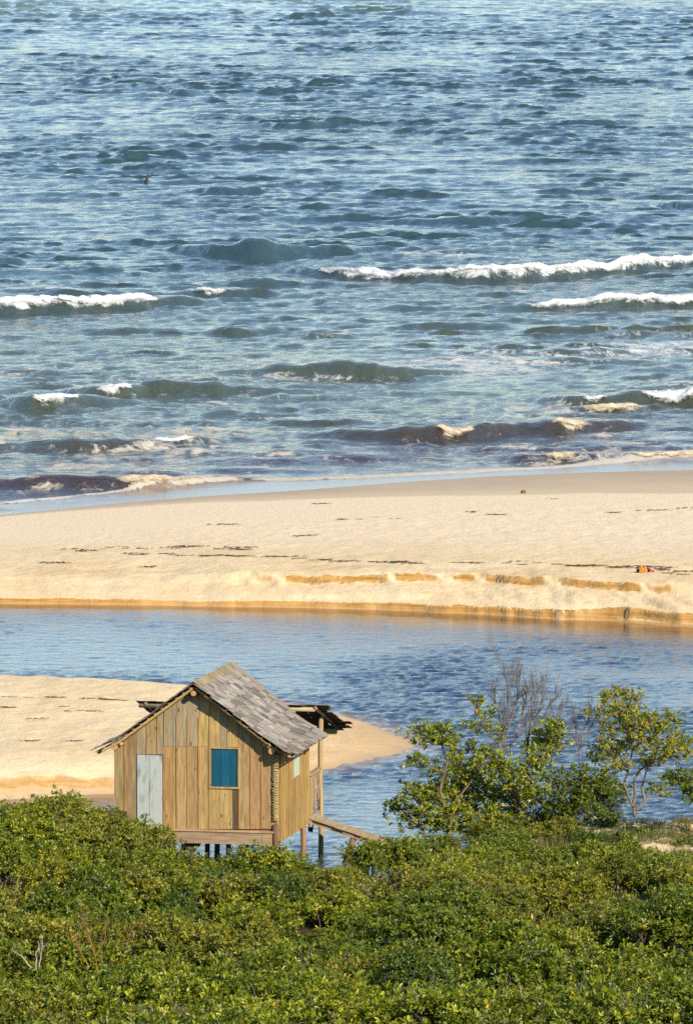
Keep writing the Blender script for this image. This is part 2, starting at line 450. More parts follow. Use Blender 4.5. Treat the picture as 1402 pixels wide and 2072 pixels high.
def bar_z(x, y):
    i = int(np.clip(round((x+26)/.12), 0, BXa.shape[1]-1)); j = int(np.clip(round((y-210)/.14), 0, BXa.shape[0]-1))
    return float(zz[j, i])
def on_bar(u, v):
    p = at_z(u, v, .3)
    for _ in range(8): p = at_z(u, v, bar_z(p.x, p.y))
    return p

# near bank under the thicket, reaching back at right under the trees
def bank_edge(x):
    return np.interp(x, [-40, -9, -4.5, -1.5, .8, 1.6, 3.0, 4.2, 5.2, 7, 9, 12, 40], [198, 197, 196.5, 196, 197, 200.5, 204, 206.8, 208.8, 210.2, 211, 212, 220])
NX, NY = np.meshgrid(np.arange(-34, 34.1, .3), np.concatenate([np.arange(60, 190, 2.0), np.arange(190, 222, .22)]))
ne = bank_edge(NX)-NY+(fbm(NX*.7, NY*.7, 3, 31)-.5)*.8
nz = np.where(ne < 0, ne*.3, .45*(1-np.exp(-np.clip(ne, 0, 99)/1.8)))+smooth(0, 1, ne)*(fbm(NX*.9, NY*.9, 4, 35)-.5)*.25
nz += .16*np.exp(-((NX-8.8)/3.0)**2-((NY-207.5)/2.5)**2)
nz += np.clip((150-NY)/90, 0, 1)*14.0
def near_z(x, y):
    i = int(np.clip(round((x+34)/.3), 0, NX.shape[1]-1)); j = int(np.clip(np.searchsorted(NY[:, 0], y), 0, NX.shape[0]-1))
    return float(nz[j, i])
tag(grid('river_bank', NX, NY, nz, M['sand'], {'wet': smooth(.12, .0, nz), 'scarp': nz*0, 'brown': smooth(.3, .0, nz)*.7+.1, 'mud': np.clip(smooth(203.5, 201.5, NY+(fbm(NX*.8, NY*.8, 3, 37)-.5)*3)+smooth(6.4, 4.4, NX)+smooth(.50, .62, fbm(NX*.9, NY*.6, 3, 39))*.8, 0, 1)}), kind='structure')
# seabed and land beyond, out to the horizon
SX, SY = np.meshgrid(np.linspace(-6000, 6000, 41), np.concatenate([np.linspace(-1500, 60, 8), np.linspace(80, 10000, 40)]))
tag(grid('seabed', SX, SY, SX*0-4.0, M['sand'], {'wet': SX*0+.8, 'scarp': SX*0, 'brown': SX*0+.6}), kind='structure')

# ------------------------------------------------------------------ sea
def fft_tile(N, L, seed, lam, spread, ang, lo, sharp=.0):
    rs = np.random.RandomState(seed)
    k = np.fft.fftfreq(N, L/N)*2*np.pi
    KX, KY = np.meshgrid(k, k); K = np.hypot(KX, KY); K[0, 0] = 1e-6
    kp = 2*np.pi/lam
    S = np.exp(-1.2*(kp/K)**2)/K**3.6*np.exp(-(K*lo)**2)
    th = np.arctan2(KY, KX)-ang
    S = S*(np.abs(np.cos(th))**spread+.05)
    a = (rs.normal(size=(N, N))+1j*rs.normal(size=(N, N)))*np.sqrt(S); a[0, 0] = 0
    h = np.fft.ifft2(a); dx = np.fft.ifft2(-1j*KX/K*a).real; dy = np.fft.ifft2(-1j*KY/K*a).real; h = h.real
    s = h.std(); return h/s, dx/s, dy/s
def samp(tile, L, x, y, ang=0.0):
    c, s = math.cos(ang), math.sin(ang)
    u = (x*c+y*s)/L; v = (-x*s+y*c)/L
    out = []
    N = tile[0].shape[0]
    u = (u-np.floor(u))*N; v = (v-np.floor(v))*N
    i = np.floor(u).astype(int); j = np.floor(v).astype(int); fu = u-i; fv = v-j
    i0 = i % N; i1 = (i+1) % N; j0 = j % N; j1 = (j+1) % N
    for a in tile:
        out.append((a[j0, i0]*(1-fu)+a[j0, i1]*fu)*(1-fv)+(a[j1, i0]*(1-fu)+a[j1, i1]*fu)*fv)
    return out
TA = fft_tile(512, 92.0, 3, 7.2, 3.2, math.radians(82), .16)
TB = fft_tile(512, 57.0, 4, 3.2, 2.5, math.radians(99), .10)
TC = fft_tile(512, 131.0, 14, 16.0, 6.0, math.radians(86), .5)
TR = fft_tile(512, 34.0, 9, .9, 1.2, math.radians(75), .045)

# waves: crest line in photograph pixels, height, kind
#  crest: [(u, v, h)], foam: [(u0, u1)], body 0 offshore .. 1 brown
WAVES = [
 dict(c=[(330, 503, .0), (400, 496, .55), (480, 488, .9), (560, 486, .95), (610, 490, .7), (690, 498, .35), (840, 500, .0)], foam=[], cream=0),
 dict(c=[(560, 545, .0), (620, 540, .35), (700, 545, .40), (800, 543, .55), (900, 541, .65), (1000, 539, .70), (1130, 534, .66), (1250, 525, .62), (1402, 511, .62), (1600, 495, .55), (1800, 485, 0)], foam=[(615, 1800)], cream=0),
 dict(c=[(-400, 625, 0), (-200, 612, .6), (0, 605, .66), (120, 601, .66), (250, 596, .62), (350, 597, .45), (420, 604, .15), (520, 610, 0)], foam=[(-300, 362)], cream=0),
 dict(c=[(320, 592, .1), (400, 583, .38), (470, 584, .34), (540, 594, .0)], foam=[(366, 486)], cream=0),
 dict(c=[(960, 622, .0), (1050, 614, .25), (1150, 606, .42), (1250, 598, .5), (1402, 597, .46), (1600, 592, .4), (1750, 590, 0)], foam=[(1050, 1750)], cream=0),
 dict(c=[(430, 752, .1), (560, 738, .40), (620, 728, .66), (700, 730, .66), (780, 736, .62), (850, 743, .40), (960, 748, 0)], foam=[], cream=0),
 dict(c=[(250, 782, .2), (320, 768, .55), (380, 764, .66), (440, 768, .60), (500, 780, .36), (600, 784, .28), (720, 790, 0)], foam=[], cream=0),
 dict(c=[(130, 786, .1), (180, 780, .45), (240, 777, .5), (290, 779, .38), (340, 788, 0)], foam=[(180, 293)], cream=0),
 dict(c=[(-10, 810, .0), (25, 803, .48), (90, 802, .52), (150, 802, .42), (200, 798, .30), (260, 806, .2), (330, 808, 0)], foam=[(38, 190)], cream=0),
 dict(c=[(1030, 715, .0), (1110, 706, .30), (1180, 701, .40), (1230, 705, .25), (1300, 712, 0)], foam=[], cream=0),
 dict(c=[(1080, 806, .0), (1150, 799, .45), (1230, 793, .5), (1300, 790, .52), (1402, 787, .56), (1600, 780, .5), (1800, 780, 0)], foam=[(1165, 1245), (1270, 1750)], cream=.25),
 dict(c=[(1090, 824, 0), (1180, 820, .28), (1260, 816, .30), (1330, 815, .2), (1390, 816, 0)], foam=[(1130, 1335)], cream=.5),
 dict(c=[(600, 880, 0), (690, 868, .30), (770, 867, .48), (860, 860, .55), (930, 858, .56), (990, 858, .42), (1050, 856, .30), (1090, 852, .50), (1180, 847, .48), (1260, 852, .25), (1340, 858, 0)], foam=[(845, 988), (1085, 1225)], cream=.8),
 dict(c=[(-200, 895, .2), (0, 893, .25), (70, 889, .28), (160, 892, .32), (300, 888, .30), (360, 882, .28), (410, 881, .2), (480, 888, 0)], foam=[(-200, 55), (295, 415)], cream=.3),
 dict(c=[(1000, 925, 0), (1060, 918, .30), (1110, 916, .32), (1180, 918, .24), (1260, 917, .2), (1402, 915, .2), (1700, 905, .2), (1900, 900, 0)], foam=[(1085, 1185), (1230, 1900)], cream=.6),
 dict(c=[(-300, 980, .3), (0, 966, .40), (100, 963, .40), (200, 961, .42), (300, 962, .38), (380, 964, .24), (450, 967, .12), (560, 968, 0)], foam=[(205, 470)], cream=.75),
 dict(c=[(150, 668, .0), (220, 663, .22), (280, 662, .25), (330, 667, 0)], foam=[], cream=0),
 dict(c=[(420, 672, 0), (470, 664, .35), (520, 663, .35), (570, 668, 0)], foam=[], cream=0),
 dict(c=[(1040, 668, 0), (1110, 660, .3), (1160, 659, .33), (1260, 664, .18), (1330, 667, 0)], foam=[], cream=0),
 dict(c=[(-200, 520, .4), (0, 519, .45), (40, 521, .3), (90, 526, 0)], foam=[], cream=0),
 dict(c=[(740, 446, 0), (860, 440, .35), (960, 434, .55), (1030, 434, .45), (1100, 440, 0)], foam=[], cream=0),
 dict(c=[(380, 384, 0), (450, 378, .45), (500, 377, .5), (560, 382, 0)], foam=[], cream=0),
 dict(c=[(320, 186, 0), (360, 180, .6), (400, 179, .5), (440, 183, 0)], foam=[], cream=0),
 dict(c=[(520, 252, 0), (580, 246, .55), (650, 243, .5), (740, 248, 0)], foam=[], cream=0),
 dict(c=[(1100, 246, 0), (1160, 240, .5), (1240, 239, .5), (1300, 245, 0)], foam=[], cream=0),
 dict(c=[(1270, 434, 0), (1330, 412, .0), (1340, 408, .4), (1402, 404, .5), (1500, 406, .0)], foam=[], cream=0),
 dict(c=[(600, 66, 0), (650, 60, .6), (700, 58, .5), (760, 62, 0)], foam=[], cream=0),
 dict(c=[(40, 206, 0), (80, 201, .5), (110, 202, 0)], foam=[], cream=0),
 dict(c=[(920, 884, 0), (1340, 902, .0), (1350, 900, .2), (1390, 899, .2), (1420, 904, 0)][1:], foam=[], cream=.5),
 dict(c=[(430, 874, 0), (470, 872, .2), (510, 874, 0)], foam=[], cream=.2),
]
for w in WAVES:
    p = [at_z(u, v, h) for u, v, h in w['c']]
    w['x'] = np.array([q.x for q in p]); w['y'] = np.array([q.y for q in p]); w['h'] = np.array([c[2] for c in w['c']])
    w['u'] = np.array([c[0] for c in w['c']], float)
    o = np.argsort(w['x']); w['x'], w['y'], w['h'], w['u'] = w['x'][o], w['y'][o], w['h'][o], w['u'][o]

wr_ = random.Random(12)
N_BIG = len(WAVES)
for k in range(46):
    x0 = wr_.uniform(-19, 19); d_ = wr_.choice([wr_.uniform(4, 22), wr_.uniform(4, 60), wr_.uniform(20, 130)]); L = wr_.uniform(1.4, 4.6); h_ = wr_.uniform(.08, .20)*(1+.006*d_)
    y0 = float(shore_y(x0))+d_; sl_ = wr_.uniform(-.12, .12)
    f0 = [(0, 100)] if (wr_.random() < .30 and d_ < 45) else []
    WAVES.append(dict(x=np.array([x0-L, x0-L*.4, x0+L*.3, x0+L]), y=np.array([y0-sl_*L-.2, y0-sl_*L*.4, y0+sl_*L*.3, y0+sl_*L-.3]), h=np.array([0, h_, h_*.9, 0]), u=np.array([0, 30, 65, 100.]), foam=f0, cream=.6 if d_ < 18 else .2))
def wave_line(w, x):
    # smoothed interpolation of the crest line
    y = 0; h = 0
    for k, g in ((-.9, .25), (0, .5), (.9, .25)):
        y = y+g*np.interp(x+k, w['x'], w['y']); h = h+g*np.interp(x+k, w['x'], w['h'], left=0, right=0)
    return y, h
def foam_on(w, x):
    u = np.interp(x, w['x'], w['u']); m = np.zeros_like(x, float)
    for a, b in w['foam']: m = np.maximum(m, smooth(a-8, a+min(70, (b-a)*.5), u)*smooth(b+8, b-min(80, (b-a)*.5), u))
    return m

SEA = {}
def sea_z(x, y):
    ys, Z = SEA['ys'], SEA['Z']; n, m = Z.shape
    r = np.interp(y, ys, np.arange(n)); c = np.clip((x/(.046*y*1.75)+1)*.5*(m-1), 0, m-1.001)
    i = np.clip(np.floor(r).astype(int), 0, n-2); j = np.floor(c).astype(int); a, b = r-i, c-j
    return (Z[i, j]*(1-b)+Z[i, j+1]*b)*(1-a)+(Z[i+1, j]*(1-b)+Z[i+1, j+1]*b)*a
def build_sea():
    ys = [286.0]
    while ys[-1] < 1130: ys.append(ys[-1]+max(.22, ys[-1]*.00105))
    ys = np.array(ys)
    us = np.linspace(-1, 1, 430)
    Y0, U = np.meshgrid(ys, us, indexing='ij')
    X0 = U*(.046*Y0*1.75)
    ds = Y0-shore_y(X0)                                    # metres seaward of the waterline
    chop = smooth(1, 30, ds)*.55+.45*smooth(0, 9, ds)
    gust = .66+.7*smooth(.25, .75, fbm(X0*.06, Y0*.025, 4, 55))
    far = smooth(60, 200, ds)
    amp = chop*gust
    ha, dxa, dya = samp(TA, 92.0, X0, Y0); hb, dxb, dyb = samp(TB, 57.0, X0, Y0, .35)
    hc, _, dyc = samp(TC, 131.0, X0, Y0, .1)
    def crest(h, t): return np.log1p(np.exp((h-t)*2.6))/2.6
    he = samp(TA, 92.0, X0*.34+11, Y0*1.0)[0]; he2 = samp(TA, 92.0, X0*.75+40, Y0*1.25+13)[0]
    big = crest(he*.8+he2*.6+.40*hb+.3*hc, 1.05)*(.5+1.0*smooth(.3, .7, fbm(X0*.05+3, Y0*.03, 3, 56)))
    Z = amp*(big*(.040+.034*far)+ha*(.020+.014*far)+hb*(.024+.010*far)+hc*.05*far)
    Y = Y0-amp*big*(.10+.12*far)+amp*dyb*.012; X = X0+amp*(dxa*.02+dxb*.02)
    foam = np.zeros_like(X0); cream = np.zeros_like(X0); swell = np.zeros_like(X0); flat = np.ones_like(X0)
    full = (X0, Y0, Z, foam, cream); ZW = np.zeros_like(X0)
    for w in WAVES:
        r0_, r1_ = np.searchsorted(ys, w['y'].min()-9), np.searchsorted(ys, w['y'].max()+26)
        sl_ = slice(r0_, r1_)
        Xw, Yw = full[0][sl_], full[1][sl_]
        yc, h = wave_line(w, Xw)
        h = h*(.62+.76*fbm(Xw*.9+w['y'][0], Xw*0, 3, 62))
        wobble = (fbm(Xw*.5, Xw*0+w['y'][0], 3, 61)-.5)*.9
        s = Yw-yc-wobble*.6
        hmx = w['h'].max()
        wf = .55+1.15*h; wb = 1.2+4.2*h
        prof = np.where(s < 0, np.exp(-(np.abs(s)/wf)**2.2), np.exp(-(np.abs(s)/wb)**1.6))
        ZW[sl_] = np.maximum(ZW[sl_], h*prof*.95*(1+.15*(fbm(Xw*.9, Yw*.5, 3, 63)-.5)))
        Z[sl_] -= h*.16*np.exp(-((s+wf*2.4)/(wf*1.4))**2)
        if w['foam']:
            m = foam_on(w, Xw)
            back = np.where(s > 0, np.exp(-np.abs(s)/(3.5+9*h)), np.exp(-(np.abs(s)/(1.5*wf+.5))**2))
            foam[sl_] = np.maximum(foam[sl_], m*back*(.58+.14*hmx))
            foam[sl_] = np.maximum(foam[sl_], m*np.exp(-((s+wf*.6)/(wf*1.2))**2)*(.40+.34*fbm(Xw*.8, Yw*.8, 3, 64)))
        # thin broken foam along the crest itself
        if w['foam'] or w['cream'] > .2:
            foam[sl_] = np.maximum(foam[sl_], smooth(.06, .25, h)*np.exp(-((s-.1)/.42)**2)*(.34+.50*fbm(Xw*.35+w['y'][0], Xw*0, 3, 68)))
        cream[sl_] = np.maximum(cream[sl_], w['cream']*np.exp(-(s/4)**2))
    Z = Z*(1-.6*smooth(.05, .5, ZW))+ZW
    # lace left by earlier breakers
    surf = smooth(160, 60, ds)*smooth(0, 3, ds)
    foam = np.maximum(foam, surf*(.28+.40*fbm(X0*.12, Y0*.08, 4, 91))*(1-.55*smooth(.15, .40, ZW)))
    def patch(u, v, ru, rv, a):
        p = at_z(u, v, 0); dv = abs(at_z(u, v+rv, 0).y-p.y); du = ru*p.y/F
        return a*np.exp(-((X0-p.x)/du)**2-((Y0-p.y)/dv)**2)
    for q in [(80, 585, 220, 12, .55), (1040, 590, 130, 22, .55), (900, 518, 330, 12, .55), (1250, 500, 200, 14, .52), (200, 750, 120, 14, .55), (560, 850, 160, 22, .5), (800, 830, 120, 25, .52), (1060, 815, 40, 10, .55),
              (960, 778, 70, 8, .5), (70, 945, 200, 14, .52), (300, 985, 120, 6, .5), (620, 905, 100, 10, .5), (680, 870, 90, 8, .5), (400, 930, 240, 10, .45), (1100, 750, 120, 20, .45)]:
        foam = np.maximum(foam, patch(*q))
    # runout: thin edge of foam then a smooth film on the sand
    fy_x, fy_y = line_px([(-900, 1090), (-300, 1050), (0, 1020), (150, 1004), (300, 985), (420, 976), (560, 971), (700, 966), (850, 961), (1000, 953), (1120, 945), (1250, 934), (1402, 924), (1800, 905), (2300, 880)])
    fe = np.interp(X0, fy_x, fy_y)+(fbm(X0*.5, X0*0, 3, 97)-.5)*1.3
    s = Y0-fe
    str_ = smooth(-3, 2.5, X0)*.22+.72
    foam = np.maximum(foam, np.where(s > 0, np.exp(-s/1.8), np.exp(-(s/.45)**2))*str_)
    Z = Z+.07*np.exp(-np.clip(s, 0, 99)/.8)*(s > 0)
    e2 = np.exp(-((Y0-shore_y(X0)-.35-(fbm(X0*.7, X0*0+5, 3, 98)-.5)*.9)/.38)**2)
    foam = np.maximum(foam, e2*(.40+.25*smooth(-4, -12, X0)))
    film = smooth(0.2, -.4, s)
    cream = np.maximum(cream, .25*np.exp(-(s/3)**2))
    ripple = (.25+.75*chop)*(1-.70*film)
    ripple = ripple*(.72+.56*smooth(.38, .62, fbm(X0*.05, Y0*.02, 3, 57)))
    ripple = ripple*np.interp(Y0, [300, 500, 1000], [1, .85, .6])
    # body colour: river-brown near the beach, teal-grey outside, paler green over the far shoal
    nearb = smooth(42, 8, ds+10*(fbm(X0*.08, Y0*.06, 3, 58)-.5)); mid = smooth(170, 60, ds)
    shoal = smooth(880, 960, Y0+60*(fbm(X0*.03, Y0*.01, 3, 59)-.5))
    def lerp(a, b, f): return a*(1-f[..., None])+np.array(b)*f[..., None]
    body = np.zeros((*X0.shape, 3))+np.array((.025, .054, .066))
    body = lerp(body, (.052, .068, .046), mid)
    body = lerp(body, (.040, .024, .020), nearb)
    body = lerp(body, (.105, .165, .150), shoal)
    body = lerp(body, (.25, .19, .135), np.maximum(smooth(2.6, .0, ds)*.9, film*.85))
    Z = Z*smooth(-1, 3, ds)+.004
    o = grid('sea', X, Y, Z, M['sea'], {'foam': np.clip(foam, 0, 1), 'brownfoam': cream, 'ripple': ripple, 'body': body, 'film': film})
    tag(o, kind='structure')
    SEA['ys'], SEA['Z'] = ys, Z
    # the sea carries on to the horizon
    v = [(-6000, 1120, -.35), (6000, 1120, -.35), (6000, 10000, -.35), (-6000, 10000, -.35)]
    X2, Y2 = np.meshgrid(np.linspace(-6000, 6000, 60), np.linspace(1105, 10000, 60))
    tag(grid('sea', X2, Y2, X2*0-.35, M['sea'], {'foam': X2*0, 'brownfoam': X2*0, 'ripple': X2*0+1.3, 'body': np.zeros((*X2.shape, 3))+np.array((.03, .046, .05))}), kind='structure')
build_sea()

# foam rolls: lumpy white water standing on the breaking crests
WORDS = {(1, 0): 'longest white breaker, running in from the right edge, farthest from the beach', (2, 0): 'thick white breaker at the left edge, far from the beach', (3, 0): 'short white crest just right of and beyond the thick left breaker',
         (4, 0): 'thin white breaker at the right edge, just in front of the longest breaker', (7, 0): 'short white crest touching the end of the dark brown swell at left', (8, 0): 'short white breaker with a dark rounded shoulder at its left end',
         (10, 0): 'short white crest with an upright splash, left of the right-edge mid breaker', (10, 1): 'white breaker at the right edge, halfway between the far breakers and the beach', (11, 0): 'thin cream crest lying just in front of the splashing white crest',
         (12, 0): 'cream foam crest breaking over the dark brown wave, right of centre', (12, 1): 'cream foam crest right of the other one on the dark brown wave',
         (13, 0): 'thin foam crest at the left edge, second wave from the beach', (13, 1): 'thin broken crest on the dark ridge at left, second wave from the beach', (14, 0): 'small cream crest closest to the wash at right', (14, 1): 'low pale crest merging with the wash at the right edge',
         (15, 0): 'low brown shore wave capped with cream foam at left beside the sand'}
for wi, w in enumerate(WAVES[:N_BIG]):
    for fi, (a, b) in enumerate(w['foam']):
        x0 = np.interp(a, w['u'], w['x']); x1 = np.interp(b, w['u'], w['x'])
        n = max(16, int((x1-x0)/.075)); xs = np.linspace(x0, x1, n); m = 19
        yc, h = wave_line(w, xs)
        wob = (fbm(xs*.5, xs*0+w['y'][0], 3, 61)-.5)*.9; yc = yc+wob*.6
        u = np.linspace(0, 1, n); sd = wi*7+fi
        tl_ = min(.42, 1.6/max(x1-x0, .1))
        env = smooth(0, tl_, u)*smooth(1, 1-tl_*1.3, u)
        env = env*(.30+1.15*fbm(xs*.5, xs*0+sd, 4, 100+wi)); env = np.clip(env, 0, 1.15)
        q = np.linspace(0, 1, m); A, Q = np.meshgrid(np.arange(n), q, indexing='ij')
        E = env[:, None]; hh = (h*1.0+.06)[:, None]; wf = (.55+1.15*h)[:, None]
        wd_ = (wf*1.0+.30)*(.3+.95*E)*(.6+.7*fbm(xs*.8, xs*0, 3, 130+sd)[:, None])
        S = .28*hh*E+.02-Q*wd_
        Zb = sea_z(xs[:, None]+0*Q, yc[:, None]+S); dome = np.sin(np.pi*np.clip(Q*1.03, 0, 1))
        bul = dome*(.03+.10*hh)*E
        lum = (fbm(xs[:, None]*1.7+Q*1.2, Q*3.5+sd, 4, 140)-.47)*(.42*hh+.06)*dome
        lum2 = (fbm(xs[:, None]*6+Q*2, Q*9+sd, 3, 150)-.47)*(.16*hh+.05)*dome
        top = (fbm(xs[:, None]*3.1, Q*0+sd, 4, 170)-.55)*.34*hh*np.exp(-(Q/.22)**2)
        Z = Zb+bul+(lum+lum2+top)*np.minimum(E*1.4, 1)
        edge = np.minimum(np.minimum(Q*5, (1-Q)*4), E*2.2).clip(0, 1)
        Z = Z-(1-edge)*.06+.02
        Y = yc[:, None]+S-(bul+lum)*.7; X = xs[:, None]+(fbm(xs[:, None]*3, Q*4, 2, 160)-.5)*.14
        rag = np.minimum(np.minimum(Q*2.6, (1-Q)*1.7), E*1.15).clip(0, 1)
        v = np.stack([X+0*Q, Y, Z], -1).reshape(-1, 3); k = np.arange(n*m).reshape(n, m)
        f = np.stack([k[:-1, :-1], k[1:, :-1], k[1:, 1:], k[:-1, 1:]], -1).reshape(-1, 4)
        mat = M['foam_cream'] if w['cream'] > .45 else M['foam']
        o = obj_of('breaking_wave', mesh_of('breaking_wave', v, f, mat, True, attrs={'edge': ('POINT', rag.reshape(-1))}))
        tag(o, WORDS[(wi, fi)], 'wave', 'breakers rolling in to the beach')

# ------------------------------------------------------------------ river
def build_river():
    X, Y = np.meshgrid(np.arange(-30, 30.01, .13), np.concatenate([np.arange(150, 192, 2), np.arange(192, 272, .17)]))
    calm = smooth(.3, 5.5+4*smooth(-6, 12, X), bank_y(X)-Y+(fbm(X*.4, Y*.4, 3, 208)-.5)*3)*.9+.10
    gust = .35+1.1*smooth(.35, .68, fbm(X*.10, Y*.07, 4, 205))
    h, dx, dy = samp(TR, 34.0, X, Y); h2, dx2, dy2 = samp(TR, 21.0, X+9, Y, .5)
    Z = (h*.6+h2*.5)*.016*calm*gust
    dbar = np.zeros_like(X)-99
    dbar = poly_dist(X, Y, bar_poly)
    depth = np.minimum(np.minimum(bank_y(X)-Y, -dbar), np.abs(bank_edge(X)-Y)*1.2)
    sh = smooth(4.0+5.5*smooth(-6, 12, X)+2*(fbm(X*.3, Y*.3, 3, 207)-.5), 0, bank_y(X)-Y)
    body = np.zeros((*X.shape, 3))+np.array((.013, .025, .052))
    def lerp(a, b, f): return a*(1-f[..., None])+np.array(b)*f[..., None]
    body = lerp(body, (.125, .068, .026), sh*.95)  # brown shallows, with the bank's amber reflection painted into the colour
    body = lerp(body, (.17, .105, .05), smooth(1.5, 0, -dbar)*.7)
    body = lerp(body, (.25, .14, .055), smooth(.8, 0, np.minimum(bank_y(X)-Y, -dbar))*.7)
    rip = calm*gust*(1-.6*smooth(2.5, 0, -dbar))
    tag(grid('river', X, Y, Z, M['river'], {'foam': X*0, 'ripple': rip, 'body': body}), kind='structure')
build_river()

# ------------------------------------------------------------------ the stilt hut
TH = math.radians(11.2); WID, DEP = 4.14, 4.05
p0 = at_d(560, 1708, 200.0)                                  # front right bottom corner
hut = empty('stilt_hut', (0, 0, 0), -TH, label='wooden plank hut on stilts with grey shingle roof and blue shutter beside the river', cat='hut')
ca, sa_ = math.cos(TH), math.sin(TH)
hut.location = (p0.x-WID*ca, p0.y+WID*sa_, p0.z)             # local origin: front left bottom corner
def loc(u, v, Y):
    """hut-local point on the plane local-y = Y seen at pixel (u, v)"""
    d0 = at_d(u, v, 150.0); d1 = at_d(u, v, 250.0)
    def tl(p):
        dx, dy, dz = p.x-hut.location.x, p.y-hut.location.y, p.z-hut.location.z
        return Vector((dx*ca-dy*sa_, dx*sa_+dy*ca, dz))
    a, b = tl(d0), tl(d1); k = (Y-a.y)/(b.y-a.y); return a+(b-a)*k
TAN = [(.45, .33, .135), (.42, .305, .13), (.40, .295, .14), (.47, .35, .15), (.41, .29, .115)]
GRY = [(.29, .25, .165), (.32, .275, .175), (.27, .24, .16)]
def jit(c, a=.09): k = 1+R.uniform(-a, a); return tuple(min(1, q*k*(1+R.uniform(-.03, .03))) for q in c)
APEX, SLOPE = 3.98, .742
def roof_under(x): return APEX-abs(x-WID/2)*SLOPE
def board(name, u0, u1, v0, v1, col, mat='plank', y=0.0, th=.028, parent=None, clip=True, gap=.004):
    """front wall board; top follows the rake when it reaches it"""
    a, b = loc(u0, v1, y), loc(u1, v1, y)
    x0, x1, z0 = a.x+gap, b.x-gap, (a.z+b.z)/2
    zt = loc((u0+u1)/2, v0, y).z
    if clip: zl, zr = min(zt, roof_under(x0)), min(zt, roof_under(x1))
    else: zl = zr = zt
    dy = R.uniform(-.004, .004); ti = R.uniform(-.003, .003)
    y0, y1 = y-th+dy, y+dy
    v = [(x0+ti, y0, z0), (x1+ti, y0, z0), (x1-ti, y0, zr), (x0-ti, y0, zl), (x0+ti, y1, z0), (x1+ti, y1, z0), (x1-ti, y1, zr), (x0-ti, y1, zl)]
    c = .004
    f = [(0, 1, 2, 3), (5, 4, 7, 6), (4, 0, 3, 7), (1, 5, 6, 2), (3, 2, 6, 7), (4, 5, 1, 0)]
    return obj_of(name, mesh_of(name, v, f, M[mat]), parent or hut, col)
T, G = TAN, GRY
FLOORV = 1677
for (u0, u1, v0, v1, c) in [
    (232, 253.6, 1300, FLOORV, (.34, .26, .13)), (253.6, 277, 1300, FLOORV, (.30, .225, .115)),
    (277, 298, 1300, 1526, G[1]), (298, 319.5, 1300, 1526, (.33, .25, .135)), (319.5, 331.2, 1300, 1526, G[1]),
    (331.2, 358.4, 1300, 1510, G[0]), (358.4, 381, 1300, 1510, G[1]), (381, 404.7, 1300, 1510, G[1]), (404.7, 424.6, 1300, 1510, T[0]),
    (331.2, 350.5, 1510.5, FLOORV, (.42, .27, .10)), (350.5, 357.6, 1510.5, FLOORV, T[4]), (357.6, 379.5, 1510.5, FLOORV, T[2]), (379.5, 402.2, 1510.5, FLOORV, (.34, .235, .115)), (402.2, 424.6, 1510.5, FLOORV, T[0]),
    (424.6, 447.4, 1300, 1512, T[0]), (447.4, 461, 1300, 1512, G[0]), (461, 483.4, 1300, 1512, T[1]),
    (424.6, 445.2, 1595, FLOORV, T[1]), (445.2, 466.8, 1595, FLOORV, T[0]), (466.8, 471.4, 1595, FLOORV, T[3]), (471.4, 484.2, 1595, FLOORV, (.105, .075, .042)),
    (484.2, 507.8, 1300, FLOORV, (.38, .275, .135)), (507.8, 530.2, 1300, FLOORV, (.40, .265, .12)), (530.2, 554, 1300, FLOORV, (.36, .245, .12))]:
    board('plank', u0, u1, v0, v1, jit(c, .06))
# raised strips at some joints, their orange painting in sunlit board edges
for (u, v0, v1, w) in [(254.2, 1490, FLOORV, 3.2), (298.5, 1300, 1526, 2.6), (320, 1300, 1526, 2.2), (358.6, 1450, FLOORV, 2.6), (380.4, 1450, FLOORV, 3.2), (403.6, 1452, FLOORV, 3.2), (424.8, 1300, FLOORV, 2.2), (334, 1300, 1508, 2.0), (461, 1300, 1512, 2.2), (484.6, 1300, FLOORV, 2.8), (508, 1490, FLOORV, 3.4), (530.4, 1505, FLOORV, 3.4)]:
    board('joint_strip', u-w/2, u+w/2, v0, v1, jit((.42, .25, .085)), y=-.030, th=.020)
# inner wall behind the board gaps
mb = MB(); mb.add([(0.02, .012, 0.3), (WID-.02, .012, .3), (WID-.02, .012, roof_under(WID)-.05), (WID/2, .012, APEX-.05), (.02, .012, roof_under(0)-.05),
                   (0.02, .05, 0.3), (WID-.02, .05, .3), (WID-.02, .05, roof_under(WID)-.05), (WID/2, .05, APEX-.05), (.02, .05, roof_under(0)-.05)],
                  [(0, 1, 2, 3, 4), (9, 8, 7, 6, 5), (0, 5, 6, 1), (1, 6, 7, 2), (2, 7, 8, 3), (3, 8, 9, 4), (4, 9, 5, 0)])
mb.box(.03, WID-.03, DEP-.05, DEP-.02, .1, 2.45); mb.box(0.0, .03, .055, DEP-.05, .1, 2.45)
mb.add([(.02, DEP-.05, 2.45), (WID-.02, DEP-.05, 2.45), (WID/2, DEP-.05, APEX-.05), (.02, DEP-.02, 2.45), (WID-.02, DEP-.02, 2.45), (WID/2, DEP-.02, APEX-.05)], [(0, 1, 2), (5, 4, 3), (0, 3, 4, 1), (1, 4, 5, 2), (2, 5, 3, 0)])
mb.build('wall_lining', M['plank'], hut, (.22, .15, .07))
# door: two pale leaves, blue-white, stained
dr = empty('door'); dr.parent = hut; dr['label'] = 'weathered pale blue-white double board door'
a, b = loc(278.5, 1672, 0), loc(330, 1528, 0); xm = loc(303.5, 1600, 0).x
for x0, x1 in ((a.x+.006, xm-.005), (xm+.005, b.x-.008)):
    mb = MB(); mb.box(x0, x1, -.036, -.004, loc(300, FLOORV, 0).z, b.z); mb.build('door_board', M['door'], dr, jit((.33, .36, .352), .04))
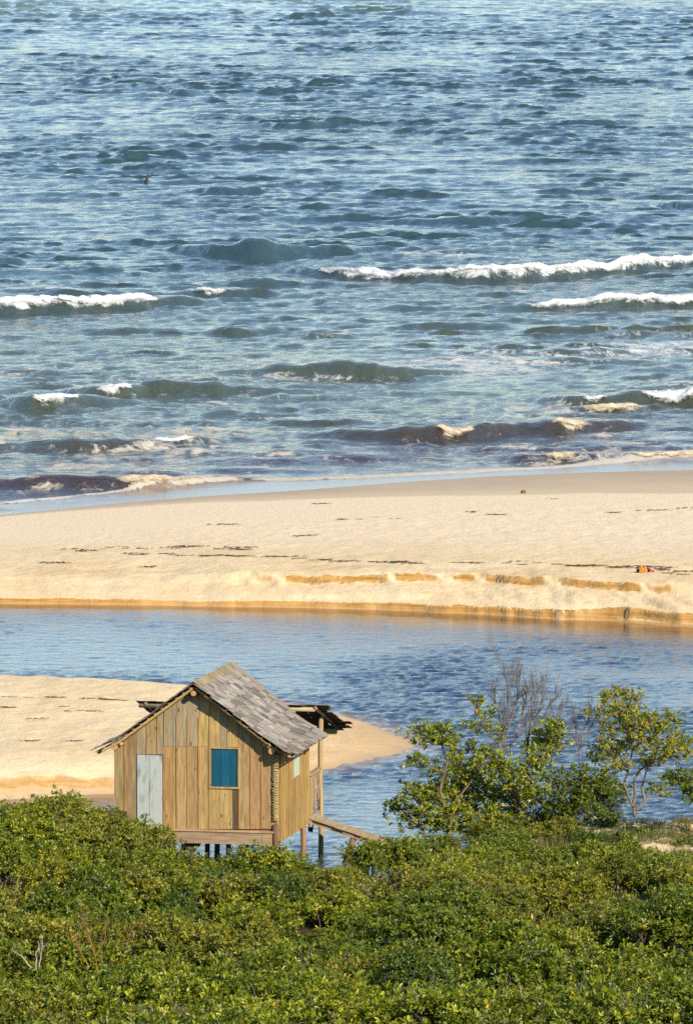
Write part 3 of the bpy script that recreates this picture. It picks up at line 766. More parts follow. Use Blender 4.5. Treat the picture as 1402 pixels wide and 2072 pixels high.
# shutter with frame
sh = empty('window'); sh.parent = hut; sh['label'] = 'window closed by bright blue board shutter'
a, b = loc(428, 1591, 0), loc(482.5, 1515.5, 0); n = 3
xs_ = [a.x, a.x+(b.x-a.x)*.36, a.x+(b.x-a.x)*.70, b.x]
for i in range(3):
    mb = MB(); mb.box(xs_[i]+.004, xs_[i+1]-.004, -.026, -.004, a.z, b.z); mb.build('shutter_board', M['blue'], sh, jit((.002, .062, .110), .12))
for bx4 in ((a.x-.05, a.x-.002, a.z-.045, b.z+.03), (b.x+.002, b.x+.05, a.z-.045, b.z+.03)):
    mb = MB(); mb.box(bx4[0], bx4[1], -.065, -.001, bx4[2], bx4[3]); mb.build('frame', M['plank'], sh, (.44, .29, .11))
for z0, z1 in ((a.z-.045, a.z-.002), (b.z+.002, b.z+.03)):
    mb = MB(); mb.box(a.x-.0015, b.x+.0015, -.067, -.0015, z0, z1); mb.build('frame', M['plank'], sh, (.46, .31, .12))
# floor beam in front: ledge and knotty face
zf = loc(400, FLOORV, 0).z
mb = MB(); mb.box(-.05, WID-.06, -.13, .0, zf-.05, zf-.004); mb.build('floor_ledge', M['beam'], hut, (.50, .34, .17))
mb = MB(); mb.box(-.03, WID-.36, -.10, -.035, zf-.36, zf-.053); mb.build('floor_beam', M['beam'], hut, (.36, .25, .15))
mb = MB(); mb.box(WID-.35, WID-.10, -.105, -.035, zf-.36, zf-.053); mb.build('floor_beam', M['beam'], hut, (.42, .29, .15))
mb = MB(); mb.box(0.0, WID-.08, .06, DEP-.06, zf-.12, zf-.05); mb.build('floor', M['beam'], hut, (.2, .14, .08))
# side wall boards
nb = 15; e = np.cumsum([0]+[R.uniform(.75, 1.25) for _ in range(nb)]); e = .06+(DEP-.06)*e/e[-1]
wy0, wy1, wz0, wz1 = 1.95, 2.75, 1.45, 2.36
for i in range(nb):
    y0, y1 = e[i]+.003, e[i+1]-.003; c = jit(R.choice([(.44, .30, .10), (.40, .27, .095), (.37, .245, .09), (.46, .33, .125)]), .08)
    dx = R.uniform(-.006, .006); x0, x1 = WID-.0+dx, WID+.03+dx
    zb = R.uniform(-.03, .02); spans = [(zb, 2.55)]
    if y0 < wy1-.02 and y1 > wy0+.02: spans = [(zb, wz0-.045), (wz1+.03, 2.55)]
    for z0, z1 in spans:
        if z1-z0 < .05: continue
        mb = MB(); mb.box(x0, x1, y0, y1, z0, z1); mb.build('plank', M['plank'], hut, c)
    if i % 3 == 0 and not (wy0-.1 < y1 < wy1+.1):
        mb = MB(); mb.box(WID+.036, WID+.056, y1-.025, y1+.025, zb, 2.5); mb.build('joint_strip', M['plank'], hut, jit((.42, .27, .09)))
mb = MB(); mb.box(WID-.03, WID-.006, .06, DEP-.06, .02, 2.5); mb.build('wall_lining', M['plank'], hut, (.2, .14, .07))
sw = empty('window'); sw.parent = hut; sw['label'] = 'narrow side window with pale mint shutter'
mb = MB(); mb.box(WID+.008, WID+.026, wy0, wy1, wz0, wz1); mb.build('shutter', M['door'], sw, (.40, .50, .42))
for (y0, y1, z0, z1) in ((wy0-.05, wy0-.002, wz0-.04, wz1+.03), (wy1+.002, wy1+.05, wz0-.04, wz1+.03), (wy0-.001, wy1+.001, wz0-.042, wz0-.002), (wy0-.001, wy1+.001, wz1+.002, wz1+.032)):
    mb = MB(); mb.box(WID+.0, WID+.052, y0, y1, z0, z1); mb.build('frame', M['plank'], sw, (.42, .29, .11))
# ribbed palm-bark corner post, front right
cp = empty('corner_post'); cp.parent = hut
pts = [(WID-.03, -.03, -1.9+i*.3) for i in range(9)]; mb = MB(); mb.tube(pts, .075, 8, True, .06); mb.build('post_core', M['log'], cp, (.16, .09, .04), True)
mb = MB(); z = .62
while z < 2.30:
    r = R.uniform(.072, .092); mb.tube([(WID-.03+R.uniform(-.008, .008), -.03, z), (WID-.03, -.03, z+.018)], [r, r*.97], 8); z += R.uniform(.026, .05)
mb.build('bark_rib', M['log'], cp, (.50, .38, .15))
# log plates whose ends stick out of the gable
for x, z, r in ((-.02, 2.43, .082), (WID-.06, 2.43, .088), (WID/2-.02, 3.86, .070)):
    q = empty('log_plate'); q.parent = hut
    mb = MB(); mb.tube([(x, -.34, z), (x, 1.5, z), (x, DEP+.1, z)], r, 10); mb.build('log', M['deckY'], q, (.30, .19, .09), True)
    mb = MB(); mb.tube([(x, -.352, z), (x, -.341, z)], r*.97, 10); mb.build('cut_end', M['log'], q, (.62, .30, .10))
for x, z, r, yy in ((WID-.26, 2.60, .05, -.30), (WID-.16, 2.53, .04, -.32), (WID+.04, 2.50, .045, -.3), (.12, 2.50, .045, -.26)):
    mb = MB(); mb.tube([(x, yy, z), (x, .3, z)], r, 8); mb.build('rafter_end', M['log'], hut, (.50, .32, .13), True)

# roof
roof = empty('roof'); roof.parent = hut
CX = WID/2; RY0, RY1 = -.42, DEP+.08
TOP = 4.10
UP = 2.02                                                     # horizontal run of the upper pitch
def prof_pt(s, side):
    """point of the roof surface s metres down the slope"""
    l1 = math.hypot(UP, UP*SLOPE)
    if s <= l1: return CX+side*s*UP/l1, TOP-s*UP*SLOPE/l1, math.atan(SLOPE)
    q = s-l1; a = math.atan(.50); return CX+side*(UP+q*math.cos(a)), TOP-UP*SLOPE-q*math.sin(a), a
SL = math.hypot(UP, UP*SLOPE)+.68
for side in (-1, 1):
    mb = MB()
    for j in range(9):
        y = RY0+.1+(RY1-RY0-.2)*j/8
        q = []
        for s in (0.02, 2.5, SL-.12):
            x, z, a = prof_pt(s, side); q.append((x, y, z-.085))
        mb.tube(q, .036, 6)
    mb.build('rafter', M['log'], roof, (.40, .27, .11), True)
    mb = MB()
    for k in range(14):
        s = .12+k*(SL-.2)/13; x, z, a = prof_pt(s, side)
        mb.tube([(x, RY0+.02+R.uniform(-.03, .03), z-.034), (x, RY1, z-.034)], .020, 5)
    mb.build('batten', M['deckY'], roof, (.34, .23, .10))
    # pale rake board under the shingle edge of the sunny side
    if side == 1: continue
    mb = MB(); q = [prof_pt(s, side) for s in (0.05, 1.2, 2.45, SL-.25)]
    for (xa, za, _), (xb, zb, _) in zip(q[:-1], q[1:]):
        y0, y1 = RY0+.03, RY0+.06
        v = [(xa, y0, za-.115), (xb, y0, zb-.115), (xb, y0, zb-.045), (xa, y0, za-.045), (xa, y1, za-.115), (xb, y1, zb-.115), (xb, y1, zb-.045), (xa, y1, za-.045)]
        mb.add(v, [(0, 1, 2, 3), (5, 4, 7, 6), (4, 0, 3, 7), (1, 5, 6, 2), (3, 2, 6, 7), (4, 5, 1, 0)])
    mb.build('rake_board', M['deck'], roof, (.46, .33, .11))
SHM = []
for k in range(10):                                          # shingle blanks: x down the slope, y across
    L = R.uniform(.40, .47); w = .5; t0, t1 = .007, .019; sk_ = R.uniform(-.03, .03); b1 = R.uniform(-.015, .015)
    v = [(0, -w, 0), (0, w, 0), (L+sk_, w*.97, 0), (L-sk_, -w*.97, 0), (0, -w, t0), (0, w, t0), (L+sk_, w*.97, t1+b1*.3), (L-sk_, -w*.97, t1-b1*.3),
         (L+R.uniform(-.035, .01), R.uniform(-.15, .15), 0), (0, 0, t0)]
    v.append((v[8][0], v[8][1], t1))
    f = [(0, 3, 8, 2, 1), (4, 9, 10, 7), (9, 5, 6, 10), (0, 4, 7, 3), (2, 6, 5, 1), (3, 7, 10, 8), (8, 10, 6, 2), (0, 1, 5, 9, 4)]
    SHM.append(mesh_of('shingle', v, f, M['shingle']))
GREYS = [(.30, .285, .265), (.36, .345, .325), (.25, .235, .21), (.41, .395, .37), (.18, .165, .145), (.33, .31, .275)]
def shingle_specs(side):
    out = []; rows = 16; exp = (SL-.20)/rows
    for r_ in range(rows+1):
        s0 = r_*exp-.24+R.uniform(-.01, .01)
        taper = .03*r_/rows
        y = RY0-.02-R.uniform(0, .1)+.12*r_/rows
        yend = RY1+.12-.35*r_/rows
        while y < yend:
            w = R.choice([.15, .2, .24, .28, .34])*R.uniform(.85, 1.15)
            w = min(w, max(.12, yend+.08-y))
            out.append((r_, s0+R.uniform(-.035, .035), y+w/2, w)); y += w+R.uniform(.002, .012)
    return out
def shingle_matrix(side, r_, s0, yc, w):
    s0c = max(s0, 0.0); x, z, a = prof_pt(s0c+.22, side)
    ax = prof_pt(s0c, side)
    lift = .014+R.uniform(0, .022)
    a = a-math.radians(R.uniform(2, 5.5))
    X = Vector((side*math.cos(a), 0, -math.sin(a))); N = Vector((side*math.sin(a), 0, math.cos(a))); Yv = N.cross(X)
    rot = R.uniform(-.05, .05); X2 = X*math.cos(rot)+Yv*math.sin(rot); Y2 = N.cross(X2)
    o = Vector((ax[0], yc, ax[1]))+N*lift
    m = Matrix(((X2.x, Y2.x*w, N.x, o.x), (X2.y, Y2.y*w, N.y, o.y), (X2.z, Y2.z*w, N.z, o.z), (0, 0, 0, 1)))
    return m
specs = shingle_specs(1)
specs.sort(key=lambda q: q[2])
rest = MB()
for i, sp in enumerate(specs):
    m = shingle_matrix(1, *sp); me = R.choice(SHM)
    if i < 296:
        o = obj_of('shingle', me, roof, jit(R.choice(GREYS), .12)); o.matrix_local = m
    else:
        rest.add([tuple(m @ v.co) for v in me.vertices], [tuple(p.vertices) for p in me.polygons])
if rest.n: tag(rest.build('shingle', M['shingle'], roof, (.30, .27, .23)), kind='stuff')
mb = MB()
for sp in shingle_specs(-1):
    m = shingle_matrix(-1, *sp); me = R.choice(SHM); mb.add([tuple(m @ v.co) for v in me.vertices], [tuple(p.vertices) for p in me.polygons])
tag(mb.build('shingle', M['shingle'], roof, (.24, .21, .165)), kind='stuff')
# ridge caps: short boards straddling the ridge
y = RY0-.05; k = 0
while y < RY1+.05:
    w = R.uniform(.14, .24)
    mb = MB(); L = R.uniform(.24, .34); tz = R.uniform(0, .02)
    for sd in (-1, 1):
        x1, z1, _ = prof_pt(L, sd); zt = TOP+.055+tz
        v = [(CX, y, zt), (x1, y, z1+.05+tz), (x1, y+w, z1+.05+tz), (CX, y+w, zt)]
        v += [(a_, b_, c_+.016) for a_, b_, c_ in v]
        mb.add(v, [(0, 3, 2, 1), (4, 5, 6, 7), (0, 1, 5, 4), (1, 2, 6, 5), (2, 3, 7, 6), (3, 0, 4, 7)])
    mb.build('ridge_cap', M['shingle'], roof, jit((.30, .26, .17), .2)); y += w+.006
# a few slipped shingles at the eave corner
for k in range(7):
    m = shingle_matrix(1, 15, SL-.62+R.uniform(0, .2), RY0+.1+k*.12, R.uniform(.08, .15)) @ Matrix.Rotation(R.uniform(-.5, .5), 4, 'Z')
    m.translation += Vector((0, 0, .03)); o = obj_of('loose_shingle', R.choice(SHM), roof, jit((.27, .24, .2), .2)); o.matrix_local = m

# porch behind: sloping shed roof, posts, deck edge, lattice rail
pr = empty('porch_roof'); pr.parent = hut; pr['label'] = 'low shed roof behind the gable with ragged shingle edge'
hl, hr = loc(279, 1420, DEP+.15), loc(640, 1431, DEP+.15)
PL = 3.15; PZ = (hl.z+hr.z)/2; psl = .30
px0, px1 = hl.x, hr.x
mb = MB()
for j in range(11):
    s = j*PL/10
    y = px0-.05
    while y < px1+.02:
        w = R.uniform(.12, .3); L = .45; yy = DEP+.15+s*.96; zc = PZ-s*psl
        e1 = R.uniform(-.05, .05)
        v = [(y, yy+e1, zc+.03), (y+w, yy+e1, zc+.03), (y+w+R.uniform(-.02, .02), yy+L+e1, zc-L*psl+.045), (y+R.uniform(-.02, .02), yy+L+e1, zc-L*psl+.045)]
        if y+w > px1-.05:
            d = R.uniform(.03, .22); v[1] = (v[1][0]+d, v[1][1], v[1][2]); v[2] = (v[2][0]+d, v[2][1], v[2][2])
        v += [(a_, b_, c_+.014) for a_, b_, c_ in v]
        mb.add(v, [(0, 3, 2, 1), (4, 5, 6, 7), (0, 1, 5, 4), (1, 2, 6, 5), (2, 3, 7, 6), (3, 0, 4, 7)]); y += w+.008
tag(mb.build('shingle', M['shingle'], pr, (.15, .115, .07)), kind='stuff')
mb = MB(); mb.tube([(px0+.02, DEP+.24, PZ-.09), (px1-.05, DEP+.24, PZ-.09)], .06, 8); mb.build('purlin', M['deck'], pr, (.46, .38, .24), True)
for x in (px0+.2, px0+1.4, px0+2.8, px1-.04):
    mb = MB(); mb.tube([(x, DEP+.18, PZ-.03), (x, DEP+.15+PL, PZ-PL*.96*psl/.96-.02)], .045, 6); mb.build('rafter', M['deckY'], pr, (.26, .18, .09), True)
yb = DEP+2.75; zb_ = PZ-2.6*psl-.14
mb = MB(); mb.box(px0+.1, px1+.03, yb, yb+.05, zb_-.13, zb_+.02); mb.build('fascia', M['deck'], pr, (.44, .34, .17))
# porch posts and piles
q = loc(649, 1600, DEP+1.35)
def pile(name, x, y, z0, z1, r, col, lean=(0, 0)):
    mb = MB(); n = 7
    pts = [(x+lean[0]*(1-k/(n-1))+R.uniform(-.012, .012), y+lean[1]*(1-k/(n-1)), z0+(z1-z0)*k/(n-1)) for k in range(n)]
    mb.tube(pts, [r*R.uniform(.92, 1.08)*(1.06-.12*k/(n-1)) for k in range(n)], 9, True, .04); return mb.build(name, M['log'], hut, col, True)
pile('porch_post', q.x, DEP+1.35, -2.2, PZ-1.3*psl-.02, .066, (.40, .30, .14))
pile('porch_post', px0+.25, DEP+1.35, -2.2, PZ-1.3*psl-.02, .066, (.36, .27, .14))
pile('porch_post', px0+.25, yb+.1, -2.2, zb_, .06, (.36, .27, .14))
for u in (345, 388, 462):
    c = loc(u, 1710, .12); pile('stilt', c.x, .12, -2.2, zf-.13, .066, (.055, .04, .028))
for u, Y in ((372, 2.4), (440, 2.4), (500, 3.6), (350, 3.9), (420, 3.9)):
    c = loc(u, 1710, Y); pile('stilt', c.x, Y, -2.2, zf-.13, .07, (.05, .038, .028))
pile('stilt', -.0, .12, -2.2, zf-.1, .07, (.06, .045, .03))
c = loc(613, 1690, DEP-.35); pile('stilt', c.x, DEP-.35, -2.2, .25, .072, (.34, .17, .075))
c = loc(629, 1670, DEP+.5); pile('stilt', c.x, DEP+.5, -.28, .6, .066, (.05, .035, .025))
c = loc(388, 1708, .05)
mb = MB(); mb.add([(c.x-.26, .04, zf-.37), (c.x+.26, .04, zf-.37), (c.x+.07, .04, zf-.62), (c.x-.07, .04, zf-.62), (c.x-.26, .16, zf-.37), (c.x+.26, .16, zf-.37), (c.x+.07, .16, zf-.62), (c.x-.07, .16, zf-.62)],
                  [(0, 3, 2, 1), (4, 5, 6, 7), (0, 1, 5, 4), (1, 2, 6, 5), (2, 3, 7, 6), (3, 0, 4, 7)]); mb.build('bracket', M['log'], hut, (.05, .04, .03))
# porch edge board running back, end panel, hand rail and twig lattice
xr_ = WID+.02
a, b = loc(624, 1662, DEP+.1), loc(657, 1628, DEP+1.5)
mb = MB(); mb.box(xr_-.0, xr_+.06, DEP+.05, DEP+1.62, a.z-.14, a.z+.16); mb.build('deck_edge_board', M['deckY'], hut, (.40, .35, .27))
mb = MB(); mb.box(px0+.2, xr_-.02, DEP+.05, DEP+1.6, a.z-.02, a.z+.03); mb.build('porch_deck', M['deckY'], hut, (.3, .24, .16))
zr0 = loc(628, 1566, DEP+.3).z
for k in range(3):
    y0 = DEP+.02+k*.145; mb = MB(); mb.box(xr_-.012, xr_+.016, y0+.003, y0+.142, a.z+.165, zr0-.02-.01*k); mb.build('rail_panel_plank', M['plank'], hut, jit((.42, .30, .11)))
mb = MB(); mb.box(xr_-.05, xr_+.07, DEP+.0, DEP+1.45, zr0-.015, zr0+.055); mb.build('handrail', M['deckY'], hut, (.42, .33, .20))
for (y0, z0, y1, z1) in ((.47, .0, 1.15, 1), (.5, 1, 1.2, 0), (.62, 0, .55, 1), (.8, 1, .5, .1), (1.0, 0, 1.28, .9), (.5, .45, 1.25, .5)):
    zl, zh = a.z+.16, zr0-.02
    mb = MB(); mb.tube([(xr_+.02, DEP+y0, zl+(zh-zl)*z0), (xr_+.03, DEP+(y0+y1)/2, zl+(zh-zl)*(z0+z1)/2+.02), (xr_+.02, DEP+y1, zl+(zh-zl)*z1)], .018, 5); mb.build('lattice_stick', M['log'], hut, (.42, .26, .13), True)

# gangway: planks sloping down to the right from the porch
def toworld(p): return Vector((hut.location.x+p[0]*ca+p[1]*sa_, hut.location.y-p[0]*sa_+p[1]*ca, hut.location.z+p[2]))
gw = empty('gangway', toworld((0, 0, 0)), -TH, label='narrow wooden plank gangway sloping from the hut porch down into the bushes', cat='gangway')
g0 = loc(626, 1654, DEP+.05); g1 = loc(712, 1683, DEP+.05)
gd = Vector((g1.x-g0.x, 0, g1.z-g0.z)); gl = gd.length; gd.normalize(); gn = Vector((-gd.z, 0, gd.x))
def gpt(s, y, h): return tuple(Vector((g0.x, y, g0.z))+gd*s+gn*h)
def gbox(s0, s1, y0, y1, h0, h1, name, col, mat='deck'):
    mb = MB(); v = [gpt(s, y, h) for h in (h0, h1) for y in (y0, y1) for s in (s0, s1)]; mb.add(v, BOXF); return mb.build(name, M[mat], gw, col)
s = 0.0; tot = gl*1.75
while s < tot:
    w = R.uniform(.27, .42); gbox(s+.004, s+w-.004, DEP+.03+R.uniform(-.03, .02), DEP+.74+R.uniform(-.02, .03), -.035, .0+R.uniform(-.004, .004), 'plank', jit((.46, .345, .19), .1), 'deckY'); s += w
gbox(.0, tot, DEP+.10, DEP+.16, -.165, -.037, 'stringer', (.40, .27, .15)); gbox(.0, tot, DEP+.6, DEP+.66, -.165, -.037, 'stringer', (.3, .2, .12))
b0 = loc(716, 1690, DEP+.12); b1 = loc(698, 1750, DEP+.12)
mb = MB(); mb.tube([(b0.x, DEP+.2, b0.z+.02), ((b0.x+b1.x)/2, DEP+.2, (b0.z+b1.z)/2), (b1.x, DEP+.2, b1.z), (b1.x-.15, DEP+.2, b1.z-.7)], [.085, .09, .095, .1], 9, True, .05); mb.build('support_post', M['log'], gw, (.20, .12, .06), True)
b0 = loc(727, 1730, DEP+.3)
st = MB(); st.tube([(0, 0, -1.0), (.02, 0, -.3), (.09, 0, .05)], [.07, .065, .05], 8, True, .06); st = st.build('mooring_stump', M['log'], None, (.10, .10, .075), True); st.location = toworld(b0)
tag(st, 'short dark stump standing in the water next to the gangway post', 'stump')

# ------------------------------------------------------------------ foliage
def rosettes(P, A, rs, leaf=.10, k=6, wid=.44, tint_mu=.5, tint_sd=.2, yellow=.02):
    """tufts of k leaves at points P with axes A -> verts, quads, face tints"""
    n = len(P); A = A/np.linalg.norm(A, axis=1, keepdims=True)
    ref = np.where(np.abs(A[:, 2:3]) < .9, np.array([[0, 0, 1.]]), np.array([[1., 0, 0]]))
    U = np.cross(A, ref); U /= np.linalg.norm(U, axis=1, keepdims=True); V = np.cross(A, U)
    ph = rs.uniform(0, 6.28, (n, 1))+np.arange(k)[None]*2.4+rs.normal(0, .25, (n, k))
    el = rs.uniform(.15, 1.25, (n, k))                      # 0 = flat out, high = along the axis
    rad = U[:, None]*np.cos(ph)[..., None]+V[:, None]*np.sin(ph)[..., None]
    D = rad*np.cos(el)[..., None]+A[:, None]*np.sin(el)[..., None]
    Nn = A[:, None]*np.cos(el)[..., None]-rad*np.sin(el)[..., None]+rs.normal(0, .25, (n, k, 3))
    S = np.cross(D, Nn); S /= np.linalg.norm(S, axis=-1, keepdims=True); Nn = np.cross(S, D)
    L = leaf*rs.uniform(.7, 1.25, (n, k))[..., None]; W = L*wid*.5*rs.uniform(.8, 1.2, (n, k))[..., None]
    B = P[:, None]+D*.012+A[:, None]*rs.uniform(-.05, .03, (n, k))[..., None]
    f = W*.35
    pts = np.stack([B, B+D*L*.38+S*W+Nn*f, B+D*L*.78+S*W*.75+Nn*f, B+D*L*1.0-Nn*L*.06, B+D*L*.78-S*W*.75+Nn*f, B+D*L*.38-S*W+Nn*f], 2)  # n,k,6,3
    v = pts.reshape(-1, 3); b = np.arange(n*k)*6
    q = np.stack([np.stack([b, b+1, b+2, b+3], 1), np.stack([b, b+3, b+4, b+5], 1)], 1).reshape(-1, 4)
    t = np.clip(rs.normal(tint_mu, tint_sd, (n, 1))*.55+rs.normal(tint_mu, tint_sd, (n, k))*.45, 0, .92)
    t = np.where(rs.uniform(size=(n, k)) < yellow, rs.uniform(.96, 1, (n, k)), t)
    return v, q, np.repeat(t.reshape(-1), 2)

def branch_path(a, b, n=5, sag=0.0, wig=.08):
    a, b = Vector(a), Vector(b); L = (b-a).length; out = []
    for i in range(n):
        t = i/(n-1); p = a.lerp(b, t); w = math.sin(math.pi*t)
        p += Vector((R.uniform(-1, 1), R.uniform(-1, 1), R.uniform(-1, 1)))*wig*L*w + Vector((0, 0, sag*L*w)); out.append(p)
    return out

def bush_variant(seed):
    rs = np.random.RandomState(seed); n_l = rs.randint(7, 11)
    C = []; Rr = []
    for i in range(n_l):
        a = rs.uniform(0, 6.28); r = .95*math.sqrt(rs.uniform(0, 1)); C.append((r*math.cos(a), r*math.sin(a), -.55-.30*r*r+rs.uniform(-.16, .12))); Rr.append(rs.uniform(.32, .64))
    C = np.array(C); Rr = np.array(Rr)
    P = []; A = []
    for c, r in zip(C, Rr):
        m = int(47*r*r/.25)
        d = rs.normal(size=(m, 3)); d /= np.linalg.norm(d, axis=1, keepdims=True); d = d[d[:, 2] > -.5]
        rr = r*(1-.42*rs.uniform(0, 1, len(d))**1.8)*(1+rs.normal(0, .13, len(d)))
        rr = np.where((rs.uniform(size=len(d)) < .10) & (d[:, 2] > .2), r*rs.uniform(1.08, 1.32, len(d)), rr)
        cc = c+d*rr[:, None]
        for e_ in range(4):
            P.append(cc+rs.normal(0, 1, cc.shape)*np.array([.085, .085, .06])); A.append(d*.7+np.array([0, 0, .7])+rs.normal(0, .3, d.shape))
    P = np.concatenate(P); A = np.concatenate(A)
    dep = np.max(Rr[None]-np.linalg.norm(P[:, None]-C[None], axis=2), axis=1)
    keep = dep < .30; P, A = P[keep], A[keep]
    tz = np.clip(.5+.0*P[:, 2], 0, 1)
    v, q, t = rosettes(P, A, rs, .094, 6, .46, .50, .27, .010)
    crown = mesh_of('crown', v, q, M['leaf'], False, attrs={'tint': ('FACE', t)})
    # stems and a few bare twigs poking out
    mb = MB()
    for c, r in zip(C, Rr):
        root = (rs.uniform(-.25, .25), rs.uniform(-.25, .25), -2.6)
        p = branch_path(root, c, 6, .0, .06); mb.tube(p, [.032, .03, .026, .022, .018, .013], 5, False)
        for k in range(6):
            d = Vector(rs.normal(size=3)); d.z = abs(d.z)*.7; d.normalize()
            e_ = Vector(c)+d*r*rs.uniform(.6, 1.0); mb.tube(branch_path(p[4], e_, 4, .02, .1), [.012, .009, .006, .003], 4, False)
    st_ = mb.mesh('stem', M['bark'], True)
    mb = MB()
    for k in range(rs.randint(5, 12)):
        c = C[rs.randint(n_l)]; d = Vector(rs.normal(size=3)); d.z = abs(d.z)+.2; d.normalize()
        e_ = Vector(c)+d*rs.uniform(.5, .85); p = branch_path(c, e_, 5, .0, .12); mb.tube(p, [.010, .008, .007, .005, .003], 4, False)
        for q_ in range(3):
            f_ = p[rs.randint(2, 5)]; mb.tube(branch_path(f_, f_+Vector(rs.normal(size=3))*.14+Vector((0, 0, .08)), 3, 0, .1), [.005, .004, .002], 4, False)
    tw = mb.mesh('bare_twig', M['twig_grey'], True)
    return crown, st_, tw
BUSH = [bush_variant(500+i) for i in range(10)]

def canopy_top(x, y):
    base = np.interp(y, [150, 162, 180, 190, 197, 203, 208], [2.9, 2.55, 1.95, 1.55, 1.22, .95, .75])+.45*float(np.exp(-((x-1.2)/.9)**2-((y-198.5)/2)**2))
    left = smooth(-3.2, -6.2, x)*np.interp(y, [150, 172, 182, 188, 195, 199], [0, .2, .8, 1.45, 1.95, 1.9])
    return float(base+left)
ZONES = {
 'corner': 'leafy green mangrove bush in the tall clump that covers the hut\'s lower left corner',
 'front': 'low green mangrove bush growing in front of the hut\'s stilts and floor beam',
 'bottom': 'large-leaved green mangrove bush with yellow leaves along the bottom edge of the picture',
 'trees': 'low mixed green bush on the bank below the trees at right',
 'middle': 'green mangrove bush in the middle of the dense thicket below the hut'}
GRP = {'corner': 'bushes at the hut\'s left corner', 'front': 'bushes in front of the hut', 'bottom': 'bushes along the bottom edge', 'trees': 'bushes below the right trees', 'middle': 'bushes in the middle of the thicket'}
def bush(x, y, top, scale, var, label, group, leafmat=None):
    cr, st_, tw = BUSH[var]
    t = empty('mangrove_bush', (x, y, top-.12*scale), R.uniform(0, 6.28), label=label, cat='bush', group=group)
    t.scale = (scale, scale, scale*R.uniform(.9, 1.05))
    co = obj_of('crown', cr, t)
    if leafmat: co.material_slots[0].link = 'OBJECT'; co.material_slots[0].material = M[leafmat]
    obj_of('stem', st_, t); tag(obj_of('bare_twig', tw, t), kind='stuff')
    return t
GAPS = [(140, 1890, 190, 55, .75), (1060, 1800, 90, 30, .45), (730, 1880, 70, 32, .5), (1070, 1955, 110, 32, .6), (1400, 1925, 70, 40, .6), (560, 1905, 60, 25, .4), (400, 1985, 90, 25, .5)]
cnt = 0
rb = random.Random(5)
y = 156.0
while y < 210:
    half = .0438*y+3.0
    x = -half-rb.uniform(0, 1.5)
    while x < half+1:
        px, py = x+rb.uniform(-.5, .5), y+rb.uniform(-.7, .7)
        x += rb.uniform(1.6, 2.3)
        lim = float(np.interp(px, [-40, -8.6, -5.6, -5.0, -4.0, -1.2, .6, 1.0, 2.4, 5, 40], [196.5, 196.5, 196.0, 195.5, 195.6, 197.2, 198.2, 199.5, 204.5, 208.8, 210.2]))
        if py > lim: continue
        hmap = (vnoise(px*.38, py*.22, 77)-.5)*2.2+(vnoise(px*.9, py*.5, 78)-.5)*.7
        near_hut = float(smooth(184, 192, py))
        tp = canopy_top(px, py)+float(hmap)*(1-.78*near_hut)*.8
        u = 701+px/py*F
        for (gu, gv_, gw_, gh_, ga) in GAPS:
            v0_ = 1036+(math.atan((HC-tp)/py)-PITCH)*F
            tp -= .6*ga*math.exp(-((u-gu)/gw_)**4-((v0_-gv_)/gh_)**4)
        if 7.7 < px < 9.9 and 205.4 < py < 208.4: continue
        tp -= .30*float(smooth(7.0, 8.0, px)*smooth(196.5, 200, py))
        v_ = 1036+(math.atan((HC-tp)/py)-PITCH)*F
        if u < 330 and py > 186.5 and u > -30 or 320 < u < 840 and py > 194.3: continue
        if u < 300 and v_ < 1790: z_ = 'corner'
        elif py > 189 and u < 760: z_ = 'front'
        elif v_ > 1950: z_ = 'bottom'
        elif u > 760 and py > 191: z_ = 'trees'
        else: z_ = 'middle'
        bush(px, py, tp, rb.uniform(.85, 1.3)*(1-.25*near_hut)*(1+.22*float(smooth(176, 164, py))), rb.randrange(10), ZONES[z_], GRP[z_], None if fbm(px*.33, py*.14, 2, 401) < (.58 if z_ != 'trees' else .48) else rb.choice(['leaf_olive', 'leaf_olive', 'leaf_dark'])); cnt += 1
    y += rb.uniform(1.9, 2.4)
for k in range(34):
    py = rb.uniform(168, 203); px = rb.uniform(-.044, .044)*py
    if py > float(bank_edge(px))-1.5 or py > 192 and px < 1.5: continue
    bush(px, py, canopy_top(px, py)-rb.uniform(.55, .85), rb.uniform(.9, 1.15), rb.randrange(10), 'half hidden low bush in a shaded gap of the mangrove thicket', 'low bushes in the gaps of the thicket', 'leaf_dark')
